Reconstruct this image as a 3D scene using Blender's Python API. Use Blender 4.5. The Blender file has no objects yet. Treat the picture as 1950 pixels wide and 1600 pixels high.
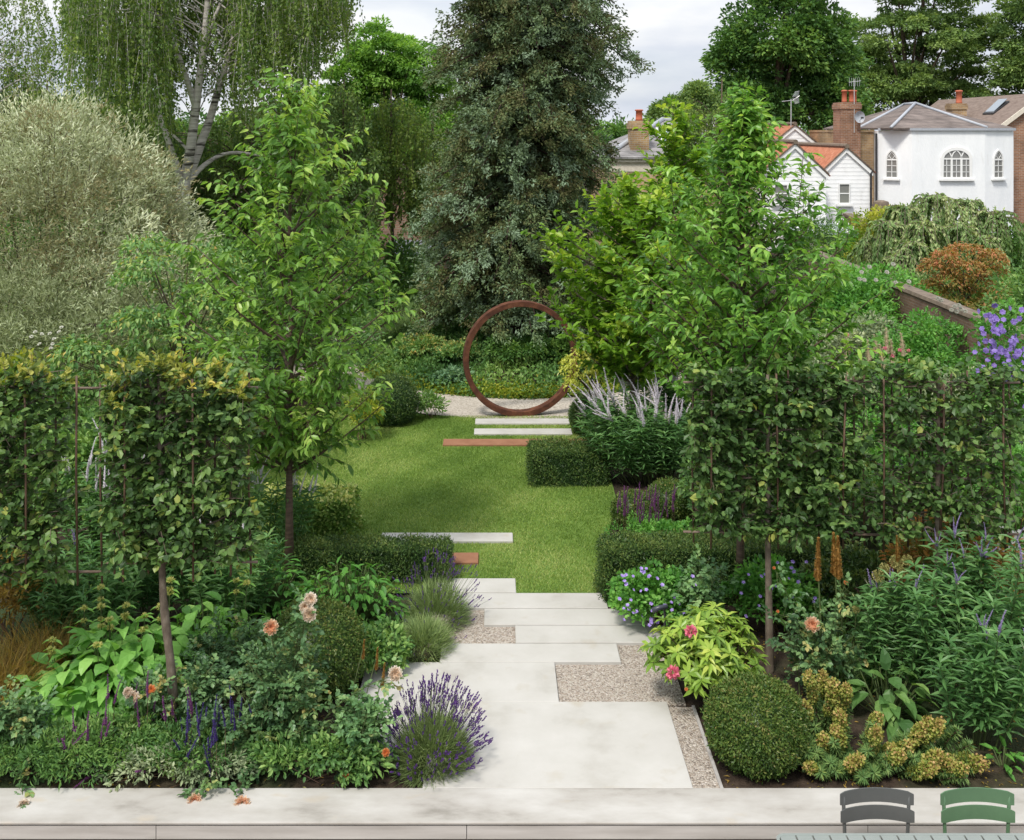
import bpy, math, numpy as np
R = np.random.default_rng(11)
SC = bpy.context.scene
COL = SC.collection
F, PX, PY, H = 2000.0, 940.0, 250.0, 4.8     # focal length in photo pixels, vanishing point, eye height in metres
rad = math.radians

def at(px, py, Y):                            # photo pixel + chosen real distance -> a point of the place
    return np.array([(px-PX)*Y/F, Y, H-(py-PY)*Y/F])
def gp(px, Y, z=0.0):                         # ground point
    return (float((px-PX)*Y/F), float(Y), z)

# ------------------------------------------------------------------ mesh collector
class MB:
    def __init__(s): s.v, s.f, s.t, s.n = [], [], [], 0
    def add(s, V, Fs, tone=.5):
        V = np.asarray(V, float).reshape(-1, 3)
        for Fc in (Fs if isinstance(Fs, list) else [Fs]):
            Fc = np.asarray(Fc, dtype=np.int64)
            s.f.append(Fc+s.n)
            tt = np.asarray(tone, float)
            s.t.append(np.full(len(Fc), float(tt)) if tt.ndim == 0 else np.repeat(tt, len(Fc)//len(tt)) if len(tt) != len(Fc) else tt)
        s.v.append(V); s.n += len(V)
    def build(s, name, mat, parent=None, smooth=False, link=True):
        V = np.concatenate(s.v).astype('f4')
        idx = np.concatenate([f.ravel() for f in s.f]).astype('i4')
        sz = np.concatenate([np.full(len(f), f.shape[1]) for f in s.f])
        st = np.concatenate([[0], np.cumsum(sz)[:-1]]).astype('i4')
        me = bpy.data.meshes.new(name)
        me.vertices.add(len(V)); me.vertices.foreach_set('co', V.ravel())
        me.loops.add(len(idx)); me.loops.foreach_set('vertex_index', idx)
        me.polygons.add(len(sz)); me.polygons.foreach_set('loop_start', st)
        a = me.attributes.new('tone', 'FLOAT', 'FACE')
        a.data.foreach_set('value', np.concatenate(s.t).astype('f4'))
        me.polygons.foreach_set('use_smooth', np.full(len(sz), bool(smooth)))
        me.update(calc_edges=True)
        if mat: me.materials.append(mat)
        return mobj(name, me, parent)

def mobj(name, me, parent=None, loc=None, rot=None, scale=None):
    o = bpy.data.objects.new(name, me); COL.objects.link(o)
    if parent: o.parent = parent
    if loc is not None: o.location = [float(x) for x in loc]
    if rot is not None: o.rotation_euler = rot
    if scale is not None: o.scale = (scale,)*3
    return o
def tag(o, label=None, cat=None, group=None, kind=None):
    if label: o['label'] = label
    if cat: o['category'] = cat
    if group: o['group'] = group
    if kind: o['kind'] = kind
    return o
def thing(name, label, cat, loc=(0, 0, 0), rz=0.0, group=None):
    o = bpy.data.objects.new(name, None); COL.objects.link(o)
    o.empty_display_size = .1
    o.location = [float(x) for x in loc]; o.rotation_euler = (0, 0, rz)
    return tag(o, label, cat, group)
def copy_thing(r, label, loc, rz=0.0, scale=1.0):
    n = r.copy(); COL.objects.link(n); n.location = loc; n.rotation_euler = (0, 0, rz); n.scale = (scale,)*3
    n['label'] = label
    for c in r.children:
        k = c.copy(); COL.objects.link(k); k.parent = n
        for g in c.children:
            q = g.copy(); COL.objects.link(q); q.parent = k
    return n
def structure(name, mb, mat, smooth=False):
    return tag(mb.build(name, mat, None, smooth), kind='structure')

# ------------------------------------------------------------------ shapes
def nz(v):
    v = np.asarray(v, float)
    return v/np.maximum(np.linalg.norm(v, axis=-1, keepdims=True), 1e-9)
BOXF = np.array([[0,3,2,1],[4,5,6,7],[0,1,5,4],[1,2,6,5],[2,3,7,6],[3,0,4,7]])
def box(mb, x0, x1, y0, y1, z0, z1, tone=.5):
    mb.add([[x0,y0,z0],[x1,y0,z0],[x1,y1,z0],[x0,y1,z0],[x0,y0,z1],[x1,y0,z1],[x1,y1,z1],[x0,y1,z1]], BOXF, tone)
def hexa(mb, pts, tone=.5): mb.add(pts, BOXF, tone)
def bevel_box(mb, x0, x1, y0, y1, z0, z1, b=.006, tone=.5):
    # plan rectangle extruded, top edge chamfered
    V = []
    for (d, z) in ((0, z0), (0, z1-b), (b, z1)):
        V += [[x0+d,y0+d,z],[x1-d,y0+d,z],[x1-d,y1-d,z],[x0+d,y1-d,z]]
    fs = [[0,3,2,1],[8,9,10,11]]
    for k in (0, 4):
        for i in range(4): fs.append([k+i, k+(i+1)%4, k+4+(i+1)%4, k+4+i])
    mb.add(V, np.array(fs), tone)
def poly(mb, pts, tone=.5): mb.add(pts, np.arange(len(pts))[None], tone)
def extrude(mb, pts, z0, z1, tone=.5):
    n = len(pts)
    V = [[p[0],p[1],z0] for p in pts]+[[p[0],p[1],z1] for p in pts]
    mb.add(V, [np.array([list(range(n))[::-1], list(range(n, 2*n))]), np.array([[i,(i+1)%n,n+(i+1)%n,n+i] for i in range(n)])], tone)
def tube(mb, pts, r, k=6, tone=.5, cap=True):
    pts = np.asarray(pts, float); n = len(pts)
    r = np.broadcast_to(np.asarray(r, float), (n,))
    T = nz(np.gradient(pts, axis=0))
    up = np.array([0,0,1.]) if abs(T[0][2]) < .9 else np.array([1.,0,0])
    A = nz(np.cross(T, up)); B = np.cross(T, A)
    a = np.linspace(0, 2*math.pi, k, endpoint=False)
    V = pts[:,None]+r[:,None,None]*(np.cos(a)[None,:,None]*A[:,None]+np.sin(a)[None,:,None]*B[:,None])
    fs = []
    for i in range(n-1):
        for j in range(k): fs.append([i*k+j, i*k+(j+1)%k, (i+1)*k+(j+1)%k, (i+1)*k+j])
    Fl = [np.array(fs)]
    if cap: Fl += [np.array([list(range(k))[::-1], list(range((n-1)*k, n*k))])]
    mb.add(V.reshape(-1,3), Fl, tone)
def lathe(mb, prof, c=(0,0,0), k=12, tone=.5):
    prof = np.asarray(prof, float); n = len(prof)
    a = np.linspace(0, 2*math.pi, k, endpoint=False)
    V = np.stack([prof[:,0:1]*np.cos(a)+c[0], prof[:,0:1]*np.sin(a)+c[1], np.repeat(prof[:,1:2], k, 1)+c[2]], -1)
    fs = [[i*k+j, i*k+(j+1)%k, (i+1)*k+(j+1)%k, (i+1)*k+j] for i in range(n-1) for j in range(k)]
    mb.add(V.reshape(-1,3), [np.array(fs), np.array([list(range(k))[::-1], list(range((n-1)*k, n*k))])], tone)
def sticks(mb, A, B, r0, r1, tone=.5):
    A = np.asarray(A, float); B = np.asarray(B, float); n = len(A)
    if n == 0: return
    d = nz(B-A); s = nz(np.cross(d, np.array([.31,.17,.93]))); t = np.cross(d, s)
    r0 = np.broadcast_to(np.asarray(r0, float), (n,))[:,None]; r1 = np.broadcast_to(np.asarray(r1, float), (n,))[:,None]
    V = []
    for (P, r) in ((A, r0), (B, r1)):
        for q in range(3):
            an = q*2.0944
            V.append(P+r*(math.cos(an)*s+math.sin(an)*t))
    V = np.stack(V, 1).reshape(-1,3)
    base = np.array([[0,1,4,3],[1,2,5,4],[2,0,3,5]])
    mb.add(V, (base[None]+(np.arange(n)*6)[:,None,None]).reshape(-1,4), np.asarray(tone, float))

# leaf templates: (points u along, v across, w up), faces
T_KITE = (np.array([[0,0,0],[.42,-.5,.07],[1,0,-.08],[.42,.5,.07]]), [np.array([[0,1,2],[0,2,3]])])
T_LEAF = (np.array([[0,0,0],[.5,0,-.02],[1,0,-.16],[.2,-.36,.05],[.6,-.44,.04],[.2,.36,.05],[.6,.44,.04]]),
          [np.array([[0,3,4,1],[0,1,6,5]]), np.array([[1,4,2],[1,2,6]])])
T_ROUND = (np.array([[0,0,0],[.5,0,-.03],[1,0,-.1],[.14,-.4,.05],[.62,-.5,.08],[.14,.4,.05],[.62,.5,.08]]),
          [np.array([[0,3,4,1],[0,1,6,5]]), np.array([[1,4,2],[1,2,6]])])
T_BIG = (np.array([[0,0,0],[.3,0,.05],[.65,0,.02],[1,0,-.22],[.12,-.32,.1],[.42,-.5,.12],[.78,-.3,.0],[.12,.32,.1],[.42,.5,.12],[.78,.3,.0]]),
          [np.array([[0,4,5,1],[1,5,6,2],[0,1,8,7],[1,2,9,8]]), np.array([[2,6,3],[2,3,9]])])
def leaves(mb, P, D, N, L, W, tmp, tone):
    P = np.asarray(P, float); n = len(P)
    if n == 0: return
    tv, tf = tmp
    D = nz(D); S = nz(np.cross(D, N)); N = np.cross(S, D)
    L = np.broadcast_to(np.asarray(L, float), (n,))[:,None,None]; W = np.broadcast_to(np.asarray(W, float), (n,))[:,None,None]
    V = P[:,None]+tv[None,:,0:1]*L*D[:,None]+tv[None,:,1:2]*W*S[:,None]+tv[None,:,2:3]*L*N[:,None]
    k = len(tv); off = (np.arange(n)*k)[:,None,None]
    tone = np.broadcast_to(np.asarray(tone, float), (n,))
    mb.add(V.reshape(-1,3), [(f[None]+off).reshape(-1, f.shape[1]) for f in tf], tone)
def blades(mb, P, D, L, W, droop, segs=3, tone=.5, wprof=None):
    P = np.asarray(P, float); n = len(P); D = nz(D)
    L = np.broadcast_to(np.asarray(L, float), (n,)); W = np.broadcast_to(np.asarray(W, float), (n,)); dr = np.broadcast_to(np.asarray(droop, float), (n,))
    S = nz(np.cross(D, np.array([0,0,1.])+R.normal(0,.25,(n,3))))
    t = np.linspace(0, 1, segs+1)
    C = P[:,None]+D[:,None]*(L[:,None]*t)[:,:,None]; C[:,:,2] -= (dr*L)[:,None]*t[None]**2
    w = (1-t**1.6)*.5 if wprof is None else np.asarray(wprof)*.5
    wv = W[:,None]*np.maximum(w, .04)[None]
    V = np.stack([C-S[:,None]*wv[:,:,None], C+S[:,None]*wv[:,:,None]], 2)
    k = 2*(segs+1)
    base = np.array([[2*i,2*i+1,2*i+3,2*i+2] for i in range(segs)])
    mb.add(V.reshape(-1,3), (base[None]+(np.arange(n)*k)[:,None,None]).reshape(-1,4), np.broadcast_to(np.asarray(tone, float), (n,)))
def rdir(n, zmin=-1.0):
    z = R.uniform(zmin, 1, n); a = R.uniform(0, 2*math.pi, n); q = np.sqrt(np.maximum(0, 1-z*z))
    return np.stack([q*np.cos(a), q*np.sin(a), z], 1)
UP = np.array([0,0,1.])
def twig_leaves(mb, A, B, k, L, W, tmp, tone, ang=.9, droop=.25, flat=.5, tj=.16):
    A = np.asarray(A, float); B = np.asarray(B, float); n = len(A)
    t = (np.arange(k)+.5)/k
    t = np.clip(t[None]*.92+.08+R.normal(0,.04,(n,k)), 0, 1.02)
    P = (A[:,None]+(B-A)[:,None]*t[:,:,None]).reshape(-1,3)
    d = np.repeat(nz(B-A), k, 0); m = n*k
    lat = nz(np.cross(d, UP+R.normal(0, flat, (m,3))))*np.tile(np.where(np.arange(k)%2, 1., -1.), n)[:,None]
    an = R.normal(ang, .25, m)[:,None]
    D = d*np.cos(an)+lat*np.sin(an); D[:,2] -= droop*R.uniform(.3,1.6,m)
    N = UP+R.normal(0, .45, (m,3))
    tn = np.repeat(np.broadcast_to(np.asarray(tone, float), (n,)), k)+R.normal(0, tj, m)
    leaves(mb, P, D, N, L*R.uniform(.65,1.15,m), W*R.uniform(.75,1.15,m), tmp, np.clip(tn, 0, 1))

# ------------------------------------------------------------------ materials
def newmat(name):
    m = bpy.data.materials.new(name); m.use_nodes = True
    nt = m.node_tree; nt.nodes.clear()
    return m, nt, nt.nodes.new('ShaderNodeOutputMaterial')
def nd(nt, t, **kw):
    n = nt.nodes.new(t)
    for k, v in kw.items(): setattr(n, k, v)
    return n
def ramp(nt, stops, fac):
    r = nd(nt, 'ShaderNodeValToRGB'); e = r.color_ramp.elements
    while len(e) < len(stops): e.new(.5)
    for i, (p, c) in enumerate(stops): e[i].position = p; e[i].color = (*c, 1)
    nt.links.new(fac, r.inputs[0]); return r.outputs[0]
def leafmat(name, cols, rough=.45, trans=.3, spec=.4, tcol=None):
    m, nt, out = newmat(name)
    a = nd(nt, 'ShaderNodeAttribute', attribute_name='tone')
    st = [(i/(len(cols)-1), c) for i, c in enumerate(cols)]
    c = ramp(nt, st, a.outputs['Fac'])
    p = nd(nt, 'ShaderNodeBsdfPrincipled'); p.inputs['Roughness'].default_value = rough; p.inputs['Specular IOR Level'].default_value = spec
    nt.links.new(c, p.inputs['Base Color'])
    if trans > 0:
        tr = nd(nt, 'ShaderNodeBsdfTranslucent')
        mx = nd(nt, 'ShaderNodeMix', data_type='RGBA', blend_type='MULTIPLY'); mx.inputs[0].default_value = 1
        nt.links.new(c, mx.inputs[6]); mx.inputs[7].default_value = (*(tcol or (1.5,1.45,.7)), 1)
        nt.links.new(mx.outputs[2], tr.inputs[0])
        ms = nd(nt, 'ShaderNodeMixShader'); ms.inputs[0].default_value = trans
        nt.links.new(p.outputs[0], ms.inputs[1]); nt.links.new(tr.outputs[0], ms.inputs[2]); nt.links.new(ms.outputs[0], out.inputs[0])
    else: nt.links.new(p.outputs[0], out.inputs[0])
    return m
def noisemat(name, stops, scale=4, detail=6, rough=.8, bump=.2, bscale=None, dist=.02, stretch=(1,1,1), spec=.3, second=None, rgh=.6):
    # object-space noise -> colour ramp, with a finer bump
    m, nt, out = newmat(name)
    tc = nd(nt, 'ShaderNodeTexCoord'); mp = nd(nt, 'ShaderNodeMapping'); mp.inputs['Scale'].default_value = stretch
    nt.links.new(tc.outputs['Object'], mp.inputs[0])
    no = nd(nt, 'ShaderNodeTexNoise'); no.inputs['Scale'].default_value = scale; no.inputs['Detail'].default_value = detail; no.inputs['Roughness'].default_value = rgh
    nt.links.new(mp.outputs[0], no.inputs[0])
    c = ramp(nt, stops, no.outputs[0])
    if second:
        n2 = nd(nt, 'ShaderNodeTexNoise'); n2.inputs['Scale'].default_value = second[0]; n2.inputs['Detail'].default_value = 5
        nt.links.new(mp.outputs[0], n2.inputs[0])
        f = ramp(nt, [(second[1], (0,0,0)), (second[2], (1,1,1))], n2.outputs[0])
        mx = nd(nt, 'ShaderNodeMix', data_type='RGBA'); nt.links.new(f, mx.inputs[0]); nt.links.new(c, mx.inputs[6]); mx.inputs[7].default_value = (*second[3], 1)
        c = mx.outputs[2]
    p = nd(nt, 'ShaderNodeBsdfPrincipled'); p.inputs['Roughness'].default_value = rough; p.inputs['Specular IOR Level'].default_value = spec
    nt.links.new(c, p.inputs['Base Color'])
    if bump:
        nb = nd(nt, 'ShaderNodeTexNoise'); nb.inputs['Scale'].default_value = bscale or scale*6; nb.inputs['Detail'].default_value = 4
        nt.links.new(mp.outputs[0], nb.inputs[0])
        b = nd(nt, 'ShaderNodeBump'); b.inputs['Strength'].default_value = bump; b.inputs['Distance'].default_value = dist
        nt.links.new(nb.outputs[0], b.inputs['Height']); nt.links.new(b.outputs[0], p.inputs['Normal'])
    nt.links.new(p.outputs[0], out.inputs[0]); return m
def gravelmat(name, cols, scale=70):
    m, nt, out = newmat(name)
    tc = nd(nt, 'ShaderNodeTexCoord')
    vo = nd(nt, 'ShaderNodeTexVoronoi'); vo.inputs['Scale'].default_value = scale
    nt.links.new(tc.outputs['Object'], vo.inputs[0])
    sep = nd(nt, 'ShaderNodeSeparateColor'); nt.links.new(vo.outputs['Color'], sep.inputs[0])
    c = ramp(nt, [(i/(len(cols)-1), x) for i, x in enumerate(cols)], sep.outputs[0])
    p = nd(nt, 'ShaderNodeBsdfPrincipled'); p.inputs['Roughness'].default_value = .9
    nt.links.new(c, p.inputs['Base Color'])
    b = nd(nt, 'ShaderNodeBump', invert=True); b.inputs['Strength'].default_value = 1; b.inputs['Distance'].default_value = .012
    nt.links.new(vo.outputs['Distance'], b.inputs['Height']); nt.links.new(b.outputs[0], p.inputs['Normal'])
    nt.links.new(p.outputs[0], out.inputs[0]); return m
def brickmat(name, c1, c2, mortar, scale=4.4, bw=.95, rowh=.33, ms=.035):
    m, nt, out = newmat(name)
    tc = nd(nt, 'ShaderNodeTexCoord'); sp = nd(nt, 'ShaderNodeSeparateXYZ'); nt.links.new(tc.outputs['Object'], sp.inputs[0])
    ad = nd(nt, 'ShaderNodeMath', operation='ADD'); nt.links.new(sp.outputs[0], ad.inputs[0]); nt.links.new(sp.outputs[1], ad.inputs[1])
    cb = nd(nt, 'ShaderNodeCombineXYZ'); nt.links.new(ad.outputs[0], cb.inputs[0]); nt.links.new(sp.outputs[2], cb.inputs[1])
    br = nd(nt, 'ShaderNodeTexBrick'); br.inputs['Scale'].default_value = scale; br.inputs['Color1'].default_value = (*c1,1); br.inputs['Color2'].default_value = (*c2,1); br.inputs['Mortar'].default_value = (*mortar,1)
    br.inputs['Brick Width'].default_value = bw; br.inputs['Row Height'].default_value = rowh; br.inputs['Mortar Size'].default_value = ms; br.inputs['Bias'].default_value = 0
    nt.links.new(cb.outputs[0], br.inputs[0])
    no = nd(nt, 'ShaderNodeTexNoise'); no.inputs['Scale'].default_value = 1.3; no.inputs['Detail'].default_value = 6; nt.links.new(tc.outputs['Object'], no.inputs[0])
    v = ramp(nt, [(.3,(.55,.52,.5)),(.65,(1.15,1.12,1.1))], no.outputs[0])
    mx = nd(nt, 'ShaderNodeMix', data_type='RGBA', blend_type='MULTIPLY'); mx.inputs[0].default_value = 1
    nt.links.new(br.outputs[0], mx.inputs[6]); nt.links.new(v, mx.inputs[7])
    p = nd(nt, 'ShaderNodeBsdfPrincipled'); p.inputs['Roughness'].default_value = .9
    nt.links.new(mx.outputs[2], p.inputs['Base Color'])
    b = nd(nt, 'ShaderNodeBump', invert=True); b.inputs['Strength'].default_value = .5; b.inputs['Distance'].default_value = .01
    nt.links.new(br.outputs['Fac'], b.inputs['Height']); nt.links.new(b.outputs[0], p.inputs['Normal'])
    nt.links.new(p.outputs[0], out.inputs[0]); return m
def plain(name, c, rough=.5, metal=0.0, spec=.5, var=.12, scale=9):
    d = tuple(x*(1-var) for x in c); e = tuple(min(1,x*(1+var)) for x in c)
    m = noisemat(name, [(.3,d),(.7,e)], scale, 5, rough, .08, spec=spec, dist=.004)
    m.node_tree.nodes['Principled BSDF'].inputs['Metallic'].default_value = metal
    return m
def glassmat(name, c=(.03,.035,.04)):
    m, nt, out = newmat(name)
    p = nd(nt, 'ShaderNodeBsdfPrincipled'); p.inputs['Base Color'].default_value = (*c,1); p.inputs['Roughness'].default_value = .06; p.inputs['Specular IOR Level'].default_value = .6
    nt.links.new(p.outputs[0], out.inputs[0]); return m
# ================================================================== camera, sky, sun
cam = bpy.data.objects.new('camera', bpy.data.cameras.new('camera')); COL.objects.link(cam)
cam.location = (0, 0, H); cam.rotation_euler = (rad(90), 0, 0)
cd = cam.data; cd.sensor_width = 36; cd.lens = 36*F/1950; cd.clip_end = 2000; cd.clip_start = .1
cd.shift_x = (975-PX)/1950; cd.shift_y = -(800-PY)/1950
SC.camera = cam
SUN_EL, SUN_AZ = rad(57), rad(-150)           # sun behind the viewer's left shoulder; azimuth from +Y towards +X
w = bpy.data.worlds.new('World'); SC.world = w; w.use_nodes = True
nt = w.node_tree; nt.nodes.clear()
wo = nd(nt, 'ShaderNodeOutputWorld'); b1 = nd(nt, 'ShaderNodeBackground'); b2 = nd(nt, 'ShaderNodeBackground')
sk = nd(nt, 'ShaderNodeTexSky', sky_type='NISHITA'); sk.sun_disc = False; sk.sun_elevation = SUN_EL; sk.sun_rotation = SUN_AZ
nt.links.new(sk.outputs[0], b1.inputs[0]); b1.inputs[1].default_value = .1
tc = nd(nt, 'ShaderNodeTexCoord'); mp = nd(nt, 'ShaderNodeMapping'); mp.inputs['Scale'].default_value = (1.3,1.3,4.2); mp.inputs['Location'].default_value = (.3,.1,.4)
nt.links.new(tc.outputs['Generated'], mp.inputs[0])
n1 = nd(nt, 'ShaderNodeTexNoise'); n1.inputs['Scale'].default_value = 3.2; n1.inputs['Detail'].default_value = 7; n1.inputs['Roughness'].default_value = .52; nt.links.new(mp.outputs[0], n1.inputs[0])
cc = ramp(nt, [(.32,(.56,.63,.76)),(.48,(.78,.82,.90)),(.62,(.98,.99,1.0))], n1.outputs[0])
nt.links.new(cc, b2.inputs[0])
sz_ = nd(nt, 'ShaderNodeSeparateXYZ'); nt.links.new(tc.outputs['Generated'], sz_.inputs[0])
mr = nd(nt, 'ShaderNodeMapRange'); mr.inputs[1].default_value = .06; mr.inputs[2].default_value = 1; mr.inputs[3].default_value = .70; mr.inputs[4].default_value = 1.35   # an overcast sky is brightest overhead
nt.links.new(sz_.outputs[2], mr.inputs[0]); nt.links.new(mr.outputs[0], b2.inputs[1])
n2 = nd(nt, 'ShaderNodeTexNoise'); n2.inputs['Scale'].default_value = 2.1; n2.inputs['Detail'].default_value = 5; nt.links.new(mp.outputs[0], n2.inputs[0])
cf = ramp(nt, [(.3,(.75,.75,.75)),(.5,(1,1,1))], n2.outputs[0])
ms = nd(nt, 'ShaderNodeMixShader'); nt.links.new(cf, ms.inputs[0]); nt.links.new(b1.outputs[0], ms.inputs[1]); nt.links.new(b2.outputs[0], ms.inputs[2]); nt.links.new(ms.outputs[0], wo.inputs[0])
sl = bpy.data.lights.new('sun', 'SUN'); sl.energy = 2.55; sl.angle = rad(11); sl.color = (1,.95,.86)
so = bpy.data.objects.new('sun', sl); COL.objects.link(so)
so.rotation_euler = (rad(90)-SUN_EL, 0, math.pi-SUN_AZ)
vs = SC.view_settings; vs.view_transform = 'Standard'; vs.look = 'None'; vs.exposure = 0.5; vs.gamma = 1
cy = SC.cycles; cy.max_bounces = 8; cy.diffuse_bounces = 4; cy.glossy_bounces = 2; cy.transmission_bounces = 4; cy.transparent_max_bounces = 4
cy.use_denoising = True; cy.sample_clamp_indirect = 6

# ================================================================== materials of the setting
M = {}
M['soil'] = noisemat('soil', [(.3,(.018,.012,.008)),(.55,(.045,.03,.02)),(.75,(.085,.06,.042))], 9, 8, .95, .8, 60, .02, second=(.35,.52,.62,(.03,.05,.015)))
M['slab'] = noisemat('pale_limestone', [(.22,(.33,.31,.275)),(.45,(.43,.415,.385)),(.75,(.49,.475,.45))], 1.9, 9, .75, .12, 40, .004, second=(3.6,.60,.80,(.38,.34,.275)))
M['coping'] = noisemat('weathered_limestone', [(.25,(.20,.185,.16)),(.42,(.36,.34,.31)),(.66,(.465,.45,.425))], 2.0, 8, .75, .12, 40, .004, stretch=(.7,1.6,1), second=(3.1,.62,.78,(.42,.36,.28)))
M['riser'] = noisemat('grey_riser_stone', [(.3,(.30,.28,.26)),(.7,(.46,.44,.42))], 2.2, 8, .7, .1, 40, .003, stretch=(.5,2,5))
M['terrace'] = noisemat('brown_terrace_stone', [(.3,(.28,.22,.17)),(.7,(.42,.35,.29))], 3, 6, .75, .1, 40, .003)
M['gravel'] = gravelmat('tan_gravel', [(.16,.13,.11),(.34,.29,.24),(.48,.43,.37),(.27,.21,.16),(.55,.50,.45)], 75)
M['gravelfar'] = gravelmat('path_gravel', [(.30,.26,.21),(.44,.39,.33),(.52,.47,.41)], 45)
M['corten'] = noisemat('rusted_steel', [(.28,(.040,.016,.011)),(.5,(.098,.036,.020)),(.70,(.175,.068,.035))], 7, 8, .85, .15, 60, .003)
M['cortenflat'] = noisemat('rusted_steel_flat', [(.25,(.22,.10,.055)),(.75,(.31,.155,.09))], 6, 7, .85, .15, 60, .003)
M['turf'] = noisemat('turf', [(.3,(.07,.13,.02)),(.55,(.115,.195,.035)),(.75,(.18,.245,.06))], 3.5, 8, .9, .6, 90, .02)
M['grass'] = leafmat('grass_blades', [(.105,.188,.027),(.178,.28,.047),(.262,.358,.08),(.39,.43,.155)], .55, .3, .25)

# ================================================================== ground, terrace, paving
g = MB()
ys = [-40, 7.45, 7.45, 30, 900]; zs = [-.5, -.5, -.045, -.045, -.3]
V = []
for y, z in zip(ys, zs): V += [[-600,y,z],[600,y,z]]
g.add(V, np.array([[2*i,2*i+1,2*i+3,2*i+2] for i in range(4)]))
structure('ground', g, M['soil'])
g = MB()
for (x0_, x1_, y0_, y1_) in ((7.9,70,3,26),(-70,-5.6,7.6,26),(-60,4,26.5,33)): poly(g, [[x0_,y0_,-.036],[x1_,y0_,-.036],[x1_,y1_,-.036],[x0_,y1_,-.036]])
structure('field', g, M['turf'])
g = MB(); box(g, -9, 9, 2.0, 7.29, -.498, -.45); structure('terrace', g, M['terrace'])

def slab(name, x0, x1, y0, y1, mat='slab', z1=0.0, th=.06):
    g = MB(); bevel_box(g, x0, x1, y0, y1, z1-th, z1, .006)
    return structure(name, g, M[mat])
# wide coping along the terrace, riser and lower tread
g = MB(); bevel_box(g, -9, 9, 7.295, 7.678, -.016, 0.0, .004); structure('coping_pavement', g, M['coping'])
g = MB()
for a, b in ((-9,-5.1),(-5.095,-2.35),(-2.345,-.19),(-.185,2.6),(2.605,5.3),(5.305,9)): box(g, a, b, 7.302, 7.44, -.121, -.030, .5)
structure('step_riser', g, M['riser'])
g = MB(); box(g, -9, 9, 7.30, 7.46, -.45, -.138); structure('step_base', g, M['terrace'])
# main platform: one L-shaped stone, gravel bays beside it
g = MB(); bevel_box(g, -.52, 1.459, 7.682, 8.84, -.06, 0.0, .004); bevel_box(g, -1.15, .551, 8.843, 9.497, -.06, 0.0, .004)
bevel_box(g, -1.15, -.523, 8.19, 8.84, -.06, 0, .004)
structure('platform_pavement', g, M['slab'])
st = .3583
for i, (a, b) in enumerate(((-.489,1.154),(.208,1.95),(-.094,1.60),(-.62,1.153),(-.62,.235))):
    slab('path_pavement', a, b, 9.508+st*i, 9.508+st*(i+1)-.02)
for (a, b, y0, y1, m) in ((-1.33,.227,12.26,12.516,'slab'),(-1.2,-.17,11.65,11.925,'cortenflat'),(-.777,1.45,16.03,16.33,'cortenflat'),(-.31,1.246,16.61,16.9,'slab'),(-.303,1.247,17.2,17.49,'slab')):
    slab('lawn_path_strip', a, b, y0, y1, m, .018)
g = MB(); box(g, .556, 1.62, 8.84, 9.87, -.05, -.030); box(g, -.62, .21, 9.87, 10.59, -.05, -.028); structure('gravel_path', g, M['gravel'])
g = MB(); box(g, 1.464, 1.66, 7.682, 8.80, -.05, -.026); structure('gravel_strip_path', g, M['gravel'])
g = MB(); bevel_box(g, 1.66, 1.685, 7.682, 8.8, -.05, -.008, .003); structure('kerb', g, M['riser'])
# lawn
g = MB(); poly(g, [[-4.4,10.95,-.012],[1.153,10.945,-.012],[1.153,11.6,-.012],[1.6,13.6,-.012],[1.72,17.7,-.012],[-1.1,17.78,-.012],[-2.2,18.4,-.012],[-4.4,18,-.012]])
structure('lawn', g, M['turf'])
def in_lawn(p):
    x, y = p[:,0], p[:,1]
    xr = np.interp(y, [10.95,11.6,13.6,17.7,18.4], [1.15,1.16,1.58,1.70,-1.5])
    ok = (x < xr) & (y > 10.95+np.where((x > -.62) & (x < .24), .35, 0)) & (y < np.interp(x, [-2.2,-1.1,1.7], [18.35,17.75,17.7]))
    for (a, b, y0, y1) in ((-1.33,.227,12.26,12.516),(-1.2,-.17,11.65,11.925),(-.777,1.45,16.03,16.33),(-.31,1.246,16.61,16.9),(-.303,1.247,17.2,17.49)):
        ok &= ~((x > a-.005) & (x < b+.005) & (y > y0-.005) & (y < y1+.005))
    return ok
n = 260000
P = np.stack([R.uniform(-3.9,1.72,n), R.uniform(10.95,18.35,n), np.full(n,-.012)], 1); P = P[in_lawn(P)]
n = len(P); D = np.stack([R.normal(0,.55,n), R.normal(0,.55,n), np.ones(n)], 1)
pat = .5+.16*np.sin(P[:,0]*.9+P[:,1]*.6+2)+.26*np.sin(P[:,0]*2.1+1.3*np.sin(P[:,1]*1.1))+.16*np.sin(P[:,1]*3.7+P[:,0]*2.9)+.14*np.sin(P[:,0]*7.3-P[:,1]*5.1)
g = MB(); blades(g, P, D, R.uniform(.022,.045,n), .0075, .25, 1, np.clip(pat*.8+.05+R.normal(0,.26,n), 0, 1))
tag(g.build('grass', M['grass']), 'short mown green grass of the lawn', 'grass', kind='stuff')
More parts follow.
